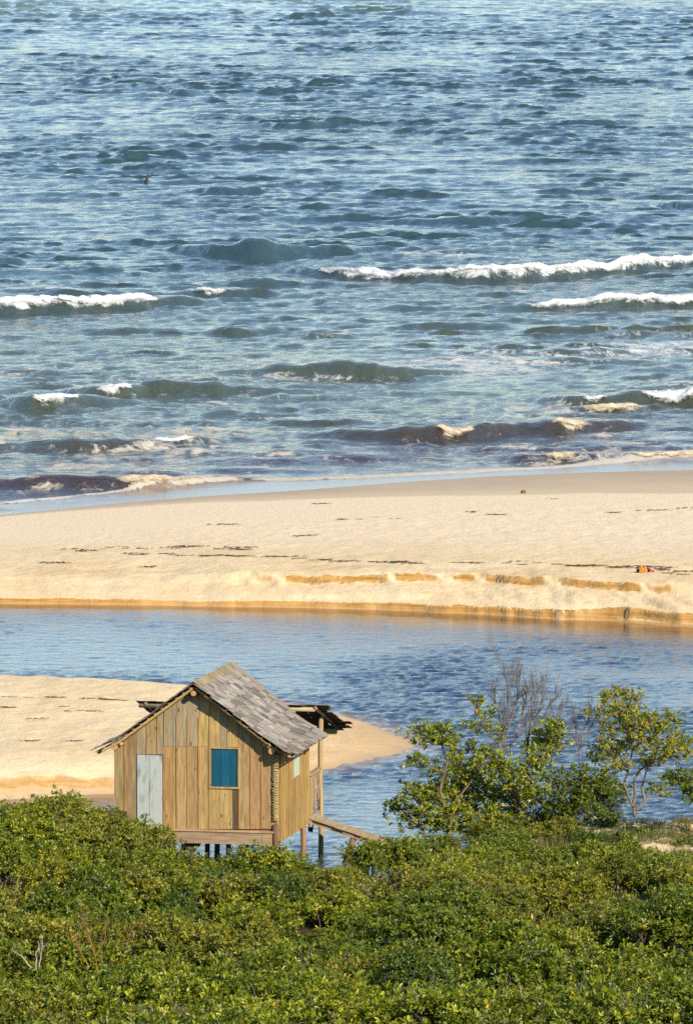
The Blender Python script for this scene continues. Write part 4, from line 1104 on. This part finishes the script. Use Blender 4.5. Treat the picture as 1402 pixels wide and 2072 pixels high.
for (u, v_, d_, z_) in [(10, 1630, 193, 'corner'), (60, 1614, 194.5, 'corner'), (112, 1602, 195, 'corner'), (160, 1616, 194, 'corner'), (203, 1622, 195.3, 'corner'), (246, 1650, 195, 'corner'), (282, 1668, 194.5, 'corner'), (20, 1655, 191, 'corner'), (90, 1646, 191, 'corner'),
        (150, 1655, 191, 'corner'), (220, 1668, 191.5, 'corner'), (300, 1702, 193, 'corner'), (50, 1696, 188.5, 'corner'), (130, 1698, 188, 'corner'), (210, 1706, 188.5, 'corner'), (275, 1716, 189.5, 'corner'), (0, 1700, 186.5, 'corner'), (90, 1735, 185.5, 'corner'), (180, 1742, 185.5, 'corner'), (262, 1752, 186.5, 'corner'),
        (338, 1712, 195.2, 'front'), (372, 1726, 196, 'front'), (400, 1740, 195.6, 'front'), (440, 1738, 196.2, 'front'), (492, 1712, 197, 'front'), (532, 1706, 197.3, 'front'), (580, 1728, 197, 'front'), (625, 1748, 197.6, 'front'), (676, 1752, 198, 'front'), (738, 1694, 198.8, 'front'), (782, 1688, 199.3, 'front'), (828, 1694, 201, 'front'),
        (330, 1778, 192.5, 'front'), (420, 1775, 193, 'front'), (520, 1755, 194, 'front'), (610, 1772, 194, 'front'), (700, 1765, 194.5, 'front'), (790, 1738, 196, 'front')]:
    p = at_d(u, v_, d_); w_ = bush(p.x, d_, p.z-.02, rb.uniform(.72, .95), rb.randrange(10), ZONES[z_], GRP[z_], rb.choice([None, None, None, 'leaf_olive'])); cnt += 1
print('bushes', cnt)

# ---- trees at right
def tree(name, base, d, trunk, clumps, leafkey, label, cat='tree', leaf=.105, dens=1.0, depthj=.9, barkkey='bark', yellow=.012, seed=1, r0=.075, tint=.52):
    """trunk: list of stems, each a list of (u, v, dd) pixels at distance d+dd; clumps: (u, v, ru, rv, density)"""
    rs = np.random.RandomState(seed)
    g = at_d(base[0], base[1], d); root = empty(name, g, label=label, cat=cat)
    def rel(u, v, dd=0.0): return at_d(u, v, d+dd)-g
    mb = MB(); nodes = []
    for st_ in trunk:
        pts = [rel(*q) for q in st_]
        fine = []
        for a, b in zip(pts[:-1], pts[1:]): fine += branch_path(a, b, 4, 0, .05)[:-1]
        fine.append(pts[-1]); n = len(fine)
        rad = [r0*(1-.62*i/(n-1)) for i in range(n)]; mb.tube(fine, rad, 7, True, .05)
        nodes += [(p, r) for p, r in zip(fine[max(1, n//3):], rad[max(1, n//3):])]
    P = []; A = []
    tw = MB()
    for (u, v, ru, rv, de) in clumps:
        dd = rs.uniform(-depthj, depthj); c = rel(u, v, dd); rx = ru*1.22/F*d; rz = rv*1.25/F*d; ry = max(rx*.8, rz)
        # limb from the best node to the clump
        best = min(nodes, key=lambda q: (q[0]-c).length+ (0.8 if q[0].z > c.z+.1 else 0))
        p = branch_path(best[0], c-Vector((0, 0, rz*.3)), 6, -.06, .07); rr = best[1]*.6
        mb.tube(p, [rr*(1-.13*i) for i in range(6)], 5, False); nodes += [(q, rr*(1-.13*i)) for i, q in enumerate(p) if i > 1]
        m = int(de*dens*(rx*rz*4)*92)+10
        dv = rs.normal(size=(m, 3)); dv /= np.linalg.norm(dv, axis=1, keepdims=True)
        rad = rs.uniform(.15, 1, m)**.55
        # break the ellipsoid into lumps
        lump = 1+.38*np.sin(dv[:, 0]*5+u)*np.sin(dv[:, 2]*4+v)+rs.normal(0, .12, m)
        q = np.array(c)+dv*np.array([rx, ry, rz])*(rad*lump)[:, None]
        P.append(q); A.append(dv*.6+np.array([0, 0, .8])+rs.normal(0, .35, (m, 3)))
        for k in range(max(5, m//4)):
            e_ = Vector(q[rs.randint(m)]); s_ = p[rs.randint(3, 6)]
            tw.tube(branch_path(s_, e_, 4, .03, .12), [.013, .010, .006, .003], 4, False)
            for e3 in range(2):
                f_ = Vector(e_); tw.tube(branch_path(f_, f_+Vector(rs.normal(size=3))*.12+Vector((0, 0, .10)), 3, 0, .15), [.005, .004, .002], 4, False)
    v, qd, t = rosettes(np.concatenate(P), np.concatenate(A), rs, leaf, 6, .48, tint, .22, yellow)
    mb.build('trunk', M[barkkey], root, smooth_=True); tag(tw.build('branch', M[barkkey], root, smooth_=True), kind='stuff')
    obj_of('crown', mesh_of('crown', v, qd, M[leafkey], False, attrs={'tint': ('FACE', t)}), root)
    return root

tree('mangrove_tree', (1040, 1700), 207.5,
     [[(1046, 1705, 0), (1053, 1660, 0), (1050, 1624, .1), (1030, 1600, .1), (1016, 1578, 0), (1000, 1545, -.2)], [(1050, 1640, 0), (1045, 1600, .2), (1056, 1556, .3), (1095, 1530, .3), (1138, 1508, .3)],
      [(905, 1700, -.5), (915, 1650, -.5), (930, 1610, -.4), (960, 1570, -.3)], [(862, 1695, -.6), (845, 1660, -.6), (815, 1640, -.7)], [(905, 1660, -.5), (890, 1600, -.5), (905, 1540, -.3), (890, 1500, -.3)]],
     [(874, 1484, 42, 20, 1.2), (905, 1498, 30, 12, 1), (847, 1541, 26, 11, .9), (897, 1562, 32, 20, .8), (925, 1530, 22, 16, .7), (860, 1606, 55, 20, 1.3), (912, 1596, 46, 20, 1.2), (801, 1630, 24, 15, 1), (830, 1650, 30, 12, .6),
      (957, 1560, 40, 30, .8), (996, 1540, 34, 28, .8), (960, 1512, 20, 14, .4), (1010, 1604, 55, 24, 1.0), (960, 1626, 55, 22, .8), (1098, 1512, 40, 12, 1), (1112, 1490, 34, 20, 1.2), (1124, 1466, 18, 9, 1.0),
      (980, 1444, 24, 16, .25), (957, 1470, 22, 12, .35), (968, 1420, 12, 8, .4), (1072, 1562, 36, 22, .5), (1000, 1480, 24, 20, .2), (890, 1650, 60, 20, .5), (930, 1670, 50, 16, .7), (980, 1662, 60, 24, .8), (900, 1635, 60, 26, .7), (1040, 1640, 30, 18, .8), (1075, 1600, 34, 20, .8), (1060, 1670, 44, 16, .9), (1010, 1660, 44, 20, .9), (850, 1665, 46, 14, .7), (1030, 1560, 34, 24, .8), (1090, 1540, 34, 14, .7), (940, 1580, 40, 24, .8)],
     'leaf', 'spreading mangrove tree with tiered green leaf clumps beside the water, right of the gangway', seed=21, r0=.058, dens=1.15)
tree('bushy_tree', (1165, 1665), 208.0,
     [[(1160, 1672, 0), (1160, 1640, 0), (1175, 1600, 0)], [(1175, 1670, .2), (1195, 1630, .2), (1215, 1600, .2)]],
     [(1196, 1594, 44, 26, 1.3), (1160, 1606, 34, 22, 1.2), (1170, 1640, 46, 22, 1.2), (1218, 1632, 38, 22, 1.2), (1232, 1608, 20, 18, .9), (1098, 1612, 42, 18, .9), (1086, 1650, 34, 15, .7), (1125, 1575, 40, 14, .8), (1225, 1590, 26, 20, 1.0), (1240, 1660, 26, 14, .8), (1160, 1560, 34, 10, .5), (1130, 1640, 36, 22, .9), (1110, 1668, 40, 16, .9), (1200, 1668, 40, 14, .9)],
     'leaf', 'dense green bushy tree between the spreading tree and the twisted yellowish tree', cat='tree', seed=23, r0=.05, tint=.44, leaf=.105)
tree('twisted_tree', (1285, 1650), 209.3,
     [[(1283, 1652, 0), (1281, 1632, 0), (1270, 1610, .05), (1262, 1585, .1), (1270, 1560, .1), (1276, 1535, .1), (1278, 1500, .1)], [(1281, 1634, 0), (1284, 1605, 0), (1282, 1580, -.1), (1294, 1558, -.1), (1318, 1545, -.2), (1345, 1530, -.2)],
      [(1286, 1640, .1), (1304, 1622, .2), (1298, 1595, .2), (1305, 1570, .2), (1308, 1550, .2)], [(1276, 1540, .1), (1245, 1545, .1), (1225, 1556, .1), (1222, 1575, .1)], [(1278, 1500, 0), (1262, 1470, .1), (1240, 1440, .1), (1245, 1410, .1)], [(1270, 1560, 0), (1235, 1535, .1), (1215, 1530, .1)]],
     [(1245, 1402, 34, 10, .8), (1277, 1407, 22, 11, 1), (1225, 1412, 14, 8, .5), (1264, 1440, 40, 18, .9), (1236, 1432, 20, 12, .6), (1291, 1462, 52, 26, 1.0), (1348, 1462, 36, 20, 1.0), (1320, 1488, 44, 22, .9), (1358, 1520, 44, 19, 1.2), (1385, 1500, 24, 16, .9), (1330, 1535, 30, 9, .6),
      (1245, 1475, 34, 18, .7), (1240, 1518, 36, 18, .9), (1206, 1445, 24, 8, .45), (1208, 1534, 20, 14, .8), (1290, 1508, 44, 16, .7), (1262, 1545, 26, 8, .4), (1225, 1500, 20, 14, .5), (1215, 1580, 26, 14, .6), (1250, 1600, 24, 14, .5), (1330, 1600, 28, 16, .5), (1236, 1560, 24, 10, .5), (1310, 1545, 30, 10, .6)],
     'leaf_yellow', 'taller tree with twisted bare trunks and yellowing leaves at the right, standing on the bank', barkkey='bark_pale', yellow=.03, seed=25, r0=.046, tint=.55, dens=.85)
tree('mangrove_tree', (1452, 1690), 205.0,
     [[(1452, 1690, 0), (1448, 1640, 0), (1430, 1600, 0), (1405, 1585, 0)], [(1450, 1650, 0), (1470, 1580, 0), (1480, 1540, 0)]],
     [(1374, 1578, 30, 15, 1.2), (1352, 1570, 16, 10, .9), (1400, 1590, 28, 16, 1.1), (1396, 1615, 12, 10, .9), (1440, 1580, 40, 24, 1.1), (1480, 1545, 40, 24, 1.1)],
     'leaf', 'leafy branch of a tree reaching in from the right edge, below the yellowing crown', seed=27, r0=.06)

def dead_tree(base, d, stems, label, seed, r0=.05, depth=4, spread=.42, mat='twig_grey', name='dead_tree', kids=(4, 7), cat='tree'):
    rr = random.Random(seed); g = at_d(base[0], base[1], d); root = empty(name, g, label=label, cat=cat)
    mb = MB(); tw = MB()
    def grow(p, dirv, L, r, lev):
        n = 4; pts = [p]; q = p.copy(); dv = dirv.copy()
        for i in range(n):
            dv = (dv+Vector((rr.gauss(0, .13), rr.gauss(0, .13), rr.gauss(.05, .08)))).normalized(); q = q+dv*L/n; pts.append(q.copy())
        (tw if lev else mb).tube(pts, [r*(1-.16*i) for i in range(n+1)], 5 if lev < 2 else 4, False)
        if lev >= depth or L < .06: return
        for k in range(rr.randint(*kids)):
            j = rr.randint(1, n); nd = (dv+Vector((rr.gauss(0, spread), rr.gauss(0, spread), rr.gauss(.12, spread*.6)))).normalized()
            grow(pts[j], nd, L*rr.uniform(.38, .66), r*(1-.16*j)*.62, lev+1)
    for st_ in stems:
        pts = [at_d(u, v, d+dd)-g for u, v, dd in st_]; fine = []
        for a, b in zip(pts[:-1], pts[1:]): fine += branch_path(a, b, 4, 0, .05)[:-1]
        fine.append(pts[-1]); n = len(fine); mb.tube(fine, [r0*(1-.72*i/(n-1)) for i in range(n)], 6, False)
        for i in range(n//3, n):
            dv = (fine[min(i+1, n-1)]-fine[max(0, i-1)]).normalized()
            for k in range(2):
                nd = (dv+Vector((rr.gauss(0, spread), rr.gauss(0, spread), rr.gauss(.15, .2)))).normalized()
                grow(fine[i], nd, rr.uniform(.35, .85)*(st_[0][1]-st_[-1][1])/F*d*.48, r0*.34, 1)
    mb.build('trunk', M[mat], root, smooth_=True); tag(tw.build('branch', M[mat], root, smooth_=True), kind='stuff')
    return root
dead_tree((1030, 1600), 208.6, [[(1036, 1610, 0), (1018, 1560, 0), (1012, 1510, 0), (1022, 1450, 0), (1026, 1385, .1)], [(1014, 1530, 0), (1040, 1500, .1), (1056, 1470, .2)], [(1050, 1600, 0), (1066, 1540, 0), (1070, 1470, .1), (1080, 1410, .2)], [(1070, 1520, 0), (1095, 1460, .1), (1122, 1410, .2)], [(1068, 1540, .1), (1110, 1480, .2), (1140, 1430, .3)], [(1020, 1500, .1), (1038, 1440, .2), (1050, 1378, .2)], [(1066, 1500, 0), (1085, 1450, 0), (1100, 1395, .1)], [(1016, 1470, .1), (1004, 1430, .1), (998, 1390, .1)], [(1040, 1480, .1), (1058, 1440, .1), (1066, 1400, .1)], [(1012, 1512, 0), (985, 1478, 0), (962, 1430, 0)]],
          'leafless grey tree with a fine fan of bare twigs behind the spreading mangrove', 31, .030, 3, .34, kids=(6, 9))
dead_tree((1170, 1570), 208.8, [[(1172, 1575, 0), (1172, 1530, 0), (1166, 1490, 0), (1160, 1450, 0)], [(1172, 1520, 0), (1190, 1480, .1), (1215, 1445, .1)], [(1168, 1500, 0), (1188, 1462, 0), (1196, 1430, 0)]],
          'smaller leafless shrub between the dead tree and the twisted yellowish tree', 33, .026, 3, .38, kids=(5, 8))
# bare twiggy shrubs in the thicket at lower left
dead_tree((195, 1965), 176.0, [[(197, 1965, 0), (190, 1925, 0), (178, 1890, 0), (170, 1862, 0)], [(180, 1955, 0), (160, 1915, 0), (140, 1885, 0)], [(196, 1930, .1), (213, 1900, .1), (216, 1865, .1)], [(240, 1950, .3), (256, 1915, .3), (268, 1880, .3)]],
          'orange-brown leafless shrub catching the sun in a dark gap at lower left', 35, .017, 3, .5, 'twig_orange', 'bare_shrub', (2, 3), 'shrub')
dead_tree((78, 1962), 174.5, [[(80, 1962, 0), (84, 1930, 0), (86, 1900, 0)], [(74, 1962, 0), (73, 1930, 0), (80, 1915, 0)], [(64, 1958, .1), (45, 1935, .1), (30, 1926, .1)]],
          'small white bare twigs standing in the dark gap at the far lower left', 37, .012, 2, .5, 'twig_white', 'bare_shrub', (1, 2), 'shrub')

# grass and dry scrub on the bank under the twisted tree
rs = np.random.RandomState(77); gv = []; gq = []; gt = []; off = 0
n = 6500
gx = rs.uniform(4.5, 11.5, n); gy = rs.uniform(202, 210.8, n)
keep = (fbm(gx*.8, gy*.55, 3, 301) > .46) & (gy < bank_edge(gx)-.2); gx, gy = gx[keep], gy[keep]; n = len(gx)
gz = np.array([near_z(a, b) for a, b in zip(gx, gy)])-.02
for k in range(5):
    an = rs.uniform(0, 6.28, n); hgt = rs.uniform(.05, .24, n); ln = rs.uniform(.03, .2, n); w = .009
    b = np.stack([gx+rs.normal(0, .04, n), gy+rs.normal(0, .04, n), gz], 1); s_ = np.stack([np.cos(an+1.57)*w, np.sin(an+1.57)*w, an*0], 1)
    tip = b+np.stack([np.cos(an)*ln, np.sin(an)*ln, hgt], 1)
    v = np.stack([b-s_, b+s_, tip+s_*.2, tip-s_*.2], 1).reshape(-1, 3); i = np.arange(n)*4+off
    gv.append(v); gq.append(np.stack([i, i+1, i+2, i+3], 1)); gt.append(rs.uniform(0, 1, n)); off += n*4
M['grass'] = leaf_mat('bank_grass', [(0, (.07, .10, .02)), (.45, (.13, .15, .035)), (.7, (.22, .19, .07)), (1, (.24, .12, .05))], .3)
g = obj_of('grass', mesh_of('grass', np.concatenate(gv), np.concatenate(gq), M['grass'], False, attrs={'tint': ('FACE', np.concatenate(gt))}))
tag(g, 'sparse green and brown grass on the sandy bank at right', 'grass', kind='stuff')

# ------------------------------------------------------------------ small things on the sand and in the sea
t = NT('dry_seaweed'); oc = t.objcoord(); M['weed'] = t.base(t.ramp(t.noise(oc, 6, 4, .7), [(.3, (.035, .025, .015)), (.7, (.13, .09, .05))]), .95, .1)
t = NT('coconut_husk'); oc = t.objcoord(); M['husk'] = t.base(t.ramp(t.noise(t.mapping(oc, (3, 3, 14)), 3, 5, .7), [(.3, (.05, .028, .015)), (.7, (.22, .13, .07))]), .9, .15, t.bump(t.noise(oc, 18, 4), .6, .02))
t = NT('dark_stick'); oc = t.objcoord(); M['stick'] = t.base(t.ramp(t.noise(oc, 9, 4, .6), [(.3, (.012, .010, .010)), (.7, (.05, .042, .035))]), .7, .3)

def weed_mesh(seed, n=34):
    """flat tangle of dry weed about 1 m long"""
    rr = random.Random(seed); mb = MB()
    for k in range(n):
        c = Vector((rr.gauss(0, .27), rr.gauss(0, .07), rr.uniform(.0, .03))); a = rr.gauss(0, .45); L = rr.uniform(.06, .26)
        d = Vector((math.cos(a), math.sin(a), rr.uniform(-.05, .12)))*L
        mb.tube([c-d*.5, c+Vector((0, rr.uniform(-.02, .02), rr.uniform(.0, .035))), c+d*.5], [rr.uniform(.004, .009), rr.uniform(.007, .016), .004], 4, True)
    return mb.mesh('seaweed', M['weed'])
WEED = [weed_mesh(60+i, R.choice([8, 13, 20])) for i in range(7)]
wr = random.Random(3)
spots = []
def wline(pts, dens, jv=1.5):
    for (u0, v0), (u1, v1) in zip(pts[:-1], pts[1:]):
        k = int((u1-u0)/dens)
        for i in range(k):
            f = (i+wr.random())/max(k, 1)
            if wr.random() < .55: spots.append((u0+(u1-u0)*f, v0+(v1-v0)*f+wr.gauss(0, jv)))
wline([(140, 1115), (240, 1110), (340, 1109), (420, 1108), (500, 1112)], 13, 2.2)
wline([(230, 1120), (330, 1122), (420, 1126), (480, 1125), (560, 1128), (640, 1134), (740, 1137), (850, 1141)], 13, 1.2)
wline([(870, 1139), (970, 1139), (1060, 1141), (1180, 1145), (1290, 1149), (1402, 1156)], 12, 1.6)
for q in [(690, 1052), (760, 1047), (800, 1050), (952, 1036), (654, 1020), (1000, 1042), (1240, 1038), (1330, 1033), (1380, 1030), (620, 1085), (460, 1062), (1120, 1010), (420, 1126), (1350, 1160), (1380, 1163), (1340, 1154), (120, 1140), (300, 1148), (690, 1050), (730, 1051)]: spots.append(q)
for (u, v) in spots:
    p = on_beach(u, v); o = obj_of('seaweed', wr.choice(WEED)); o.location = (p.x, p.y, p.z+.005); o.rotation_euler = (0, 0, wr.gauss(0, .25)); s_ = wr.uniform(.35, 1.1); o.scale = (s_*wr.uniform(.8, 1.5), s_*1.1, s_)
    tag(o, 'dark scrap of dry seaweed in the wrack lines along the far beach', 'seaweed', 'seaweed scraps on the far beach')
for (u, v) in [(22, 1411), (60, 1412), (110, 1412), (180, 1414), (215, 1416), (235, 1416), (130, 1430), (80, 1455), (180, 1440), (10, 1432), (250, 1418), (60, 1500), (150, 1500)]:
    p = on_bar(u, v); o = obj_of('seaweed', wr.choice(WEED)); o.location = (p.x, p.y, p.z+.005); o.rotation_euler = (0, 0, wr.gauss(0, .25)); s_ = wr.uniform(.35, .9); o.scale = (s_*1.2, s_, s_)
    tag(o, 'thin dark scrap of dry seaweed on the near sandbar left of the hut', 'seaweed', 'seaweed scraps on the sandbar')
# dark lumps at the sandbar's tip
for i, (u, v, s_, lab) in enumerate([(690, 1437, .10, 'dark clod on the sandbar above the porch roof, leftmost of three'), (725, 1441, .06, 'tiny dark clod on the sandbar tip, middle one of three'), (742, 1442, .12, 'dark clod nearest the tip of the sandbar')]):
    p = on_bar(u, v); mb = MB()
    for k in range(5): mb.tube([(wr.gauss(0, .6)*s_, wr.gauss(0, .3)*s_, 0), (wr.gauss(0, .6)*s_, wr.gauss(0, .3)*s_, s_*wr.uniform(.5, .9)), (wr.gauss(.4, .6)*s_, 0, s_*.3)], [s_*.4, s_*.5, s_*.2], 6)
    o = mb.build('clod', M['weed']); o.location = p; tag(o, lab, 'clod')
# coconut and driftwood on the wet sand
def lump(name, s_, mat, squash=(1, .8, .75), seed=1, detail=10):
    nu, nv = 16, detail; vs = []; rr = random.Random(seed)
    for j in range(nv+1):
        th = math.pi*j/nv
        for i in range(nu):
            ph = 2*math.pi*i/nu; r = s_*(1+.10*math.sin(3*ph+seed)*math.sin(th)+rr.uniform(-.03, .03))
            vs.append((r*squash[0]*math.sin(th)*math.cos(ph), r*squash[1]*math.sin(th)*math.sin(ph), r*squash[2]*math.cos(th)))
    fs = [(j*nu+i, (j+1)*nu+i, (j+1)*nu+(i+1) % nu, j*nu+(i+1) % nu) for j in range(nv) for i in range(nu)]
    return mesh_of(name, vs, fs, mat, True)
p = on_beach(1058, 998); o = obj_of('coconut', lump('coconut', .105, M['husk'], seed=2)); o.location = (p.x, p.y, p.z+.055); tag(o, 'round brown coconut husk lying on the damp sand near the wash', 'coconut')
p = on_beach(958, 1037); o = obj_of('husk_fragment', lump('husk_fragment', .085, M['husk'], (1.3, .7, .5), 5)); o.location = (p.x, p.y, p.z+.02); tag(o, 'small broken husk on dry sand left of the coconut', 'husk')
# striped bundle: cloth folded over itself, yellow, red and black
t = NT('striped_cloth'); ti = t.attr('tint'); M['cloth'] = t.base(t.ramp(ti, [(0, (.015, .012, .012)), (.2, (.45, .25, .03)), (.4, (.50, .10, .04)), (.6, (.012, .010, .012)), (.8, (.45, .04, .06))], 'CONSTANT'), .85, .2)
p = on_beach(1304, 1158); rr = random.Random(8); nu, nv = 22, 9; vs = []; fs = []; tt = []
for i in range(nu+1):
    x = -.29+.58*i/nu; env_ = math.sin(math.pi*(i+.6)/(nu+1.2))**.45; fold = .035*math.sin(i*1.15)+.02*math.sin(i*2.3+1)
    for j in range(nv+1):
        a = math.pi*j/nv; hh_ = (.16+.05*math.exp(-((x+.1)/.14)**2)+fold)*env_
        vs.append((x+.02*math.sin(3*a), -math.cos(a)*(.16+.03*math.sin(i*.9))*env_+.012*math.sin(i*1.7+j), math.sin(a)*hh_*(1+.1*math.sin(j*2+i))+.004))
for i in range(nu):
    for j in range(nv):
        b = i*(nv+1)+j; fs.append((b, b+nv+1, b+nv+2, b+1)); s_ = i+.35*j
        tt.append(.1 if s_ < 4 else .3 if s_ < 9 else .5 if s_ < 11.5 else .3 if s_ < 13.5 else .7 if s_ < 17 else .9 if (s_ < 20 and j < 6) else .7)
o = obj_of('cloth_bundle', mesh_of('cloth_bundle', vs, fs, M['cloth'], True, attrs={'tint': ('FACE', tt)})); o.location = p; o.rotation_euler = (0, 0, -.1)
tag(o, 'crumpled yellow, red and black cloth bundle lying on the beach at right', 'bundle')
# stick standing in the sea, and a dark float
p = at_z(296, 371, 0); mb = MB(); mb.tube([(0, 0, -1.2), (.01, 0, 0), (.06, 0, .25), (.10, 0, .56)], [.10, .11, .10, .05], 7, True, .08); mb.tube([(-.02, 0, .0), (-.14, 0, .08)], [.06, .03], 5)
o = mb.build('stake', M['stick'], None, None, True); o.location = (p.x, p.y, .05); tag(o, 'dark stake standing upright in the open sea at upper left', 'stake')
